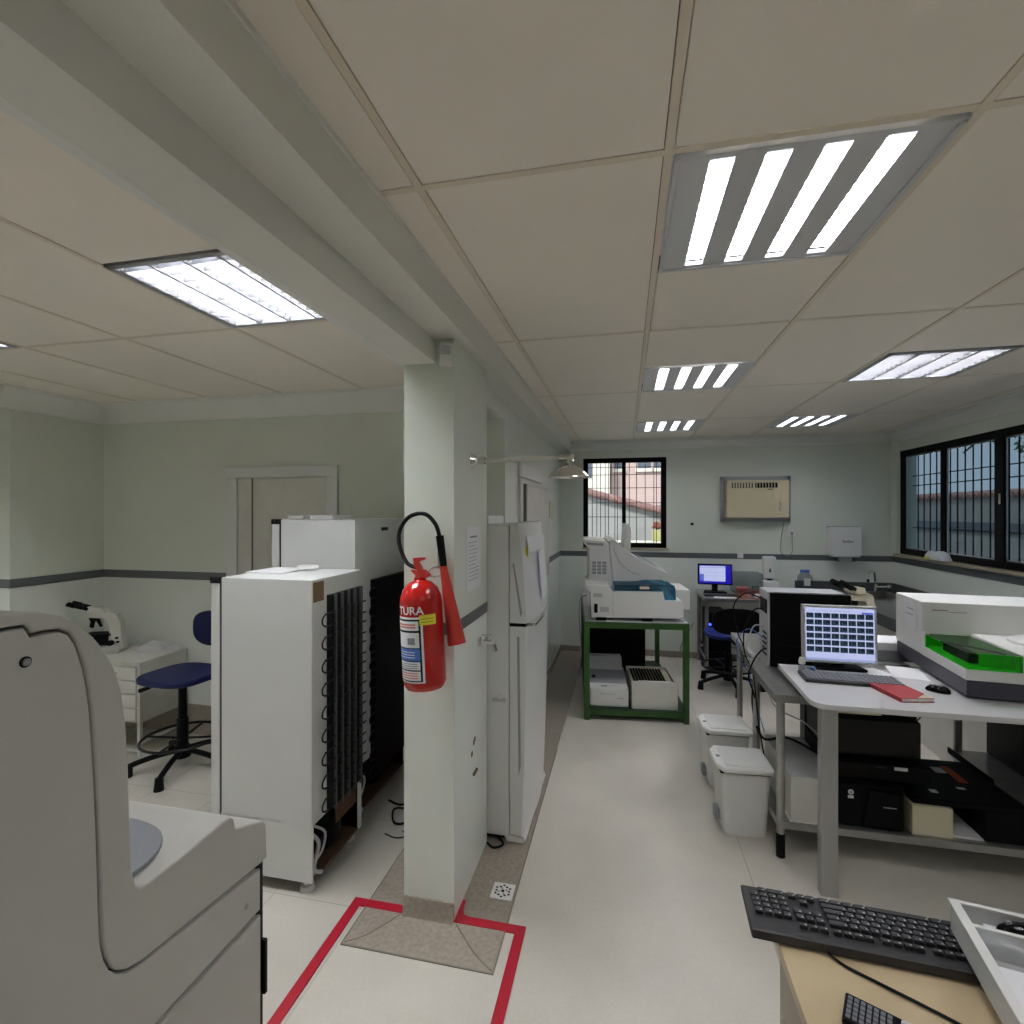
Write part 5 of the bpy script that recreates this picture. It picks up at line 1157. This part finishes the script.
for z in (1.72, 1.80): b.cyl((1.655, 6.03, z), (1.655, 6.06, z), 0.022, seg=18)
b.build('control_panel', t)
t = thing('wall_socket', 'white wall socket with plug below the air conditioner', 'socket', (1.80, 6.2, 1.41))
b = new('white2'); b.box(1.755, 1.835, 6.19, 6.20, 1.415, 1.525, 0.003); b.build('plate', t)
b = new('ink'); b.box(1.785, 1.805, 6.16, 6.19, 1.43, 1.46, 0.004); b.tube([(1.795, 6.165, 1.43), (1.80, 6.175, 1.32), (1.80, 6.18, 1.24), (1.76, 6.18, 1.20), (1.70, 6.18, 1.22), (1.68, 6.18, 1.28), (1.70, 6.185, 1.45), (1.72, 6.19, 1.57)], 0.004, 6); b.build('plug', t)
b = new('dark'); b.cyl((0.753, 6.19, 1.542), (0.753, 6.2, 1.542), 0.018, seg=12); solo(b, 'wall_plug', 'small dark round cap on the far wall left of the air conditioner', 'cap')
b = new('paper'); b.box(1.24, 1.30, 6.185, 6.196, 1.16, 1.225, 0.002); solo(b, 'wall_tag', 'small white holder on the grey band above the far monitor', 'holder')
# sink counter
t = thing('sink_counter', 'dark stone sink counter running along the far and right walls', 'counter', (2.4, 5.0, 0.82))
b = new('granite'); b.box(1.83, 2.25, 5.62, 6.195, 0.825, 0.855, 0.002); b.box(2.25, 2.62, 5.95, 6.195, 0.825, 0.855); b.box(2.62, 2.785, 3.5, 6.195, 0.825, 0.855); b.box(2.02, 2.62, 3.5, 5.45, 0.825, 0.855); b.box(2.02, 2.25, 5.45, 5.62, 0.825, 0.855)
b.build('worktop', t)
b = new('granite'); b.box(1.83, 2.785, 6.18, 6.196, 0.855, 0.925); b.box(2.77, 2.786, 3.5, 6.18, 0.855, 0.925); b.box(2.02, 2.05, 3.5, 5.45, 0.76, 0.825); b.box(1.83, 2.05, 5.62, 5.65, 0.76, 0.825); b.build('splashback', t)
b = new('steel')
b.box(2.25, 2.62, 5.45, 5.95, 0.70, 0.705); b.box(2.25, 2.256, 5.45, 5.95, 0.705, 0.856); b.box(2.614, 2.62, 5.45, 5.95, 0.705, 0.856); b.box(2.256, 2.614, 5.45, 5.456, 0.705, 0.856); b.box(2.256, 2.614, 5.944, 5.95, 0.705, 0.856)
b.box(2.24, 2.63, 5.44, 5.455, 0.855, 0.860); b.box(2.24, 2.63, 5.945, 5.96, 0.855, 0.86); b.box(2.24, 2.255, 5.44, 5.96, 0.855, 0.86); b.box(2.615, 2.63, 5.44, 5.96, 0.855, 0.86)
b.build('basin', t)
b = new('offwhite'); b.box(2.10, 2.785, 3.52, 5.40, 0.0, 0.75, 0.003); b.box(2.10, 2.785, 5.40, 6.15, 0.0, 0.68); b.build('base_cabinet', t)
b = new('rubber'); b.box(2.06, 2.12, 3.52, 5.40, 0.752, 0.825); b.box(2.10, 2.785, 3.53, 3.6, 0.752, 0.825); b.build('support_rail', t)
t = thing('gooseneck_tap', 'chrome gooseneck tap beside the stone sink', 'tap', (2.55, 6.04, 0.855))
b = new('chrome'); b.tube([(2.56, 6.05, 0.90), (2.55, 6.04, 0.96), (2.53, 6.0, 1.02), (2.49, 5.93, 1.065), (2.43, 5.85, 1.075), (2.39, 5.80, 1.05), (2.385, 5.79, 1.0)], 0.009, 8); b.m('dark'); b.cyl((2.385, 5.79, 1.005), (2.382, 5.788, 0.975), 0.013); b.build('spout', t)
b = new('chrome'); b.cyl((2.56, 6.05, 0.856), (2.56, 6.05, 0.92), 0.024, 0.018); b.cyl((2.56, 6.05, 0.895), (2.66, 6.0, 0.905), 0.010); b.sphere((2.66, 6.0, 0.905), 0.02); b.build('tap_body', t)
t = thing('dish_rack', 'low metal rack on the stone counter by the right wall', 'rack', (2.66, 4.9, 0.855))
b = new('steel'); b.box(2.56, 2.76, 4.45, 5.25, 0.856, 0.866)
for k in range(15): b.cyl((2.57, 4.48+k*0.052, 0.866), (2.57, 4.48+k*0.052, 0.955), 0.003, seg=6); b.cyl((2.75, 4.48+k*0.052, 0.866), (2.75, 4.48+k*0.052, 0.955), 0.003, seg=6)
b.tube([(2.57, 4.46, 0.955), (2.57, 5.24, 0.955), (2.75, 5.24, 0.955), (2.75, 4.46, 0.955)], 0.004, 6, 0, True); b.build('rack_frame', t)
b = new('clearpl'); b.box(2.60, 2.73, 4.6, 5.1, 0.868, 0.93, 0.01); b.build('drip_tray', t)
b = new('paper'); b.prism([(0, 0), (0.27, 0), (0.255, 0.04), (0.21, 0.075), (0.12, 0.08), (0.05, 0.06)], 'x', 0, 0.09, 0.008, Matrix.Translation((2.70, 5.18, 1.2485)))
b.m('yellow'); b.box(2.697, 2.701, 5.36, 5.44, 1.252, 1.272)
solo(b, 'paper_roll_pack', 'white packet lying on the right window sill', 'packet')
cable([(0.76, 6.17, 0.02), (0.68, 6.15, 0.05), (0.62, 6.14, 0.12), (0.70, 6.16, 0.28), (0.77, 6.17, 0.42)], 'grey cable rising from the floor beside the far steel desk', 0.006, 'grey')

# ------------------------------------------------------------------ right foreground desk
t = thing('wooden_cabinet', 'pale wood cabinet in the right foreground under the keyboard', 'cabinet', (0.75, 0.90, 0))
b = new('wood'); b.box(0.322, 1.25, 0.55, 1.235, 0.727, 0.752, 0.002); b.build('cabinet_top', t)
b = new('woodedge'); b.box(0.332, 1.24, 0.57, 1.225, 0.02, 0.727, 0.002); b.build('body', t)
b = new('woodedge'); b.box(0.324, 0.332, 0.60, 1.19, 0.06, 0.60, 0.002); dr = b.build('door', t)
b = new('steel'); b.tube([(0.322, 1.12, 0.58), (0.300, 1.12, 0.58), (0.298, 1.12, 0.45), (0.322, 1.12, 0.45)], 0.004, 8, 0); b.build('handle', dr)
# keyboard, seen from behind: numeric pad at the left
KA = 176.8
t = thing('keyboard', 'black keyboard in the right foreground with its number pad at the left', 'keyboard', (0.505, 1.262, 0.7525), KA)
b = new('kbbody'); b.prism([(-0.077, 0.006), (-0.075, 0.012), (0.070, 0.026), (0.078, 0.022), (0.078, 0.004), (0.06, 0.0), (-0.06, 0.0)], 'x', -0.232, 0.232, 0.003); b.build('keyboard_body', t, False)
sl = math.atan2(0.014, 0.145)
TK = Matrix.Translation((0, -0.075, 0.0125)) @ Matrix.Rotation(sl, 4, 'X')
keys = []
U = 0.0196
def row(y, x, ws, h=0.0158):
    for w in ws:
        if w > 0: keys.append((x, y, w*U-0.0028, h))
        x += abs(w)*U
X0 = -0.224
rows = [(0.010, [1.25, 1.25, 1.25, 6.25, 1.25, 1.25, 1.25, 1.25]), (0.0295, [1.25]+[1]*11+[2.75]), (0.049, [1.75]+[1]*11+[2.25]), (0.0685, [1.5]+[1]*12+[1.5]), (0.088, [1]*13+[2])]
for y, ws in rows: row(y, X0, ws)
row(0.118, X0, [1, -0.8, 1, 1, 1, 1, -0.6, 1, 1, 1, 1, -0.6, 1, 1, 1, 1], 0.011)
XN = X0+15*U+0.006
row(0.118, XN, [1, 1, 1], 0.011)
for y in (0.088, 0.0685): row(y, XN, [1, 1, 1])
row(0.0295, XN+U, [1]); row(0.010, XN, [1, 1, 1])
XP_ = XN+3*U+0.006
for y in (0.088, 0.0685, 0.049, 0.0295): row(y, XP_, [1, 1, 1, 1])
row(0.010, XP_, [2, 1])
cnt = 0
def legend(b, x, y, h):
    b.m('lgrey'); b.box(x+0.003, x+0.0065, y+h-0.007, y+h-0.003, 0.0084, 0.0088, 0, TK); b.m('key')
extra = new('key'); nextra = 0
for (x, y, w, h) in sorted(keys, key=lambda k: -k[0]):
    if x+w < -0.224+0.12 and cnt >= 96 or cnt >= 99:
        extra.box(x, x+w, y, y+h, 0.0, 0.0085, 0.0022, TK); legend(extra, x, y, h); nextra += 1; continue
    b = new('key'); b.box(x, x+w, y, y+h, 0.0, 0.0085, 0.0022, TK); legend(b, x, y, h); b.build('key', t, False); cnt += 1
if nextra: k = extra.build('key', t, False); k['kind'] = 'stuff'
else: extra.bm.free()

cable([(0.413, 1.192, 0.758), (0.436, 1.165, 0.756), (0.487, 1.135, 0.756), (0.54, 1.105, 0.756), (0.60, 1.068, 0.756), (0.72, 0.98, 0.756)], 'thin black keyboard cord lying across the pale wood cabinet', 0.0028)
t = thing('handheld_device', 'black handheld device with keypad and silver foil on the wood cabinet', 'handheld device', (0.445, 1.035, 0.7525), -26)
b = new('black'); b.box(-0.055, 0.085, -0.03, 0.035, 0.0, 0.014, 0.003); b.build('casing', t, False)
b = new('kbgrey')
for i in range(7):
    for j in range(5): b.box(-0.050+i*0.010, -0.043+i*0.010, -0.024+j*0.011, -0.016+j*0.011, 0.014, 0.0155)
k = b.build('button', t, False); k['kind'] = 'stuff'
b = new('chrome'); b.prism([(0.025, -0.028), (0.08, -0.028), (0.083, 0.02), (0.06, 0.032), (0.03, 0.03)], 'z', 0.014, 0.0165, 0.001); b.build('silver_plate', t, False)
# clear tray at the right edge
TR = (0.622, 0.945, 0.790); TA = -10.0
t = thing('desk_tray', 'clear plastic tray with divider at the right edge, above the keyboard end', 'tray', TR, TA)
th = 0.004; w, d, h = 0.46, 0.33, 0.06
b = new('milky'); b.box(0, w, 0, d, 0, th); b.box(0, w, 0, th, th, h); b.box(0, w, d-th, d, th, h); b.box(0, th, th, d-th, th, h); b.box(w-th, w, th, d-th, th, h); b.box(th, w-th, 0.262, 0.266, th, h); b.build('tray_body', t, False)
b = new('white2'); b.box(-0.004, w+0.004, -0.004, 0.006, h, h+0.003); b.box(-0.004, w+0.004, d-0.006, d+0.004, h, h+0.003); b.box(-0.004, 0.014, 0.006, d-0.006, h, h+0.003); b.box(w-0.008, w+0.004, 0.008, d-0.008, h, h+0.003); b.box(0.006, w-0.006, 0.260, 0.268, h, h+0.002); b.build('rim', t, False)
def trp(x, y, z): a = R(TA); return (TR[0]+x*math.cos(a)-y*math.sin(a), TR[1]+x*math.sin(a)+y*math.cos(a), TR[2]+z)
p = trp(0.105, 0.298, 0.0045)
b = new('paper'); b.box(0.05, 0.40, 0.268, 0.325, 0.0045, 0.032, 0.002, Matrix.Translation(TR) @ Matrix.Rotation(R(TA), 4, 'Z')); solo(b, 'paper_pad', 'white pad under the black mouse in the clear plastic tray', 'pad')
p = trp(0.112, 0.297, 0.0325)
mouse('black mouse lying in the clear plastic tray at the right edge', p, 72, 0.85)
b = new('paper'); b.box(0.03, 0.42, 0.02, 0.235, 0.0045, 0.012, 0, Matrix.Translation(TR) @ Matrix.Rotation(R(TA), 4, 'Z')); solo(b, 'paper_stack', 'white papers lying in the clear plastic tray at the right edge', 'paper')
b = new('lgrey'); b.box(0.80, 1.12, 0.93, 1.18, 0.7525, 0.7895, 0.003); solo(b, 'storage_box', 'flat grey box under the clear plastic tray', 'box')

# ------------------------------------------------------------------ world, sun, camera
wd = bpy.data.worlds.new('World'); sc.world = wd; wd.use_nodes = True
nt = wd.node_tree; bg = nt.nodes['Background']
tc = nt.nodes.new('ShaderNodeTexCoord'); n = nt.nodes.new('ShaderNodeTexNoise'); n.inputs['Scale'].default_value = 2.5; n.inputs['Detail'].default_value = 6
r = nt.nodes.new('ShaderNodeValToRGB'); r.color_ramp.elements[0].color = (0.42, 0.55, 0.72, 1); r.color_ramp.elements[1].color = (0.85, 0.92, 1.0, 1)
nt.links.new(tc.outputs['Generated'], n.inputs['Vector']); nt.links.new(n.outputs['Fac'], r.inputs['Fac']); nt.links.new(r.outputs['Color'], bg.inputs['Color'])
bg.inputs['Strength'].default_value = 0.8
sl_ = bpy.data.lights.new('sun', 'SUN'); sl_.energy = 1.6; sl_.angle = R(12); sl_.color = (1.0, 0.95, 0.88)
so = bpy.data.objects.new('sun', sl_); COL.objects.link(so); so.rotation_euler = (R(52), 0, R(-25)); so.location = (-5, -8, 12)

cd_ = bpy.data.cameras.new('camera'); cd_.sensor_width = 36; cd_.lens = 18; cd_.clip_start = 0.02; cd_.clip_end = 200
co = bpy.data.objects.new('camera', cd_); COL.objects.link(co)
co.location = (0, 0, 1.68); co.rotation_euler = (R(90), 0, math.atan(113/512)); sc.camera = co
sc.cycles.max_bounces = 14; sc.cycles.diffuse_bounces = 9; sc.cycles.transparent_max_bounces = 16
sc.view_settings.view_transform = 'Standard'; sc.view_settings.look = 'None'
sc.view_settings.exposure = 1.1; sc.view_settings.gamma = 1.0; sc.view_settings.use_curve_mapping = False
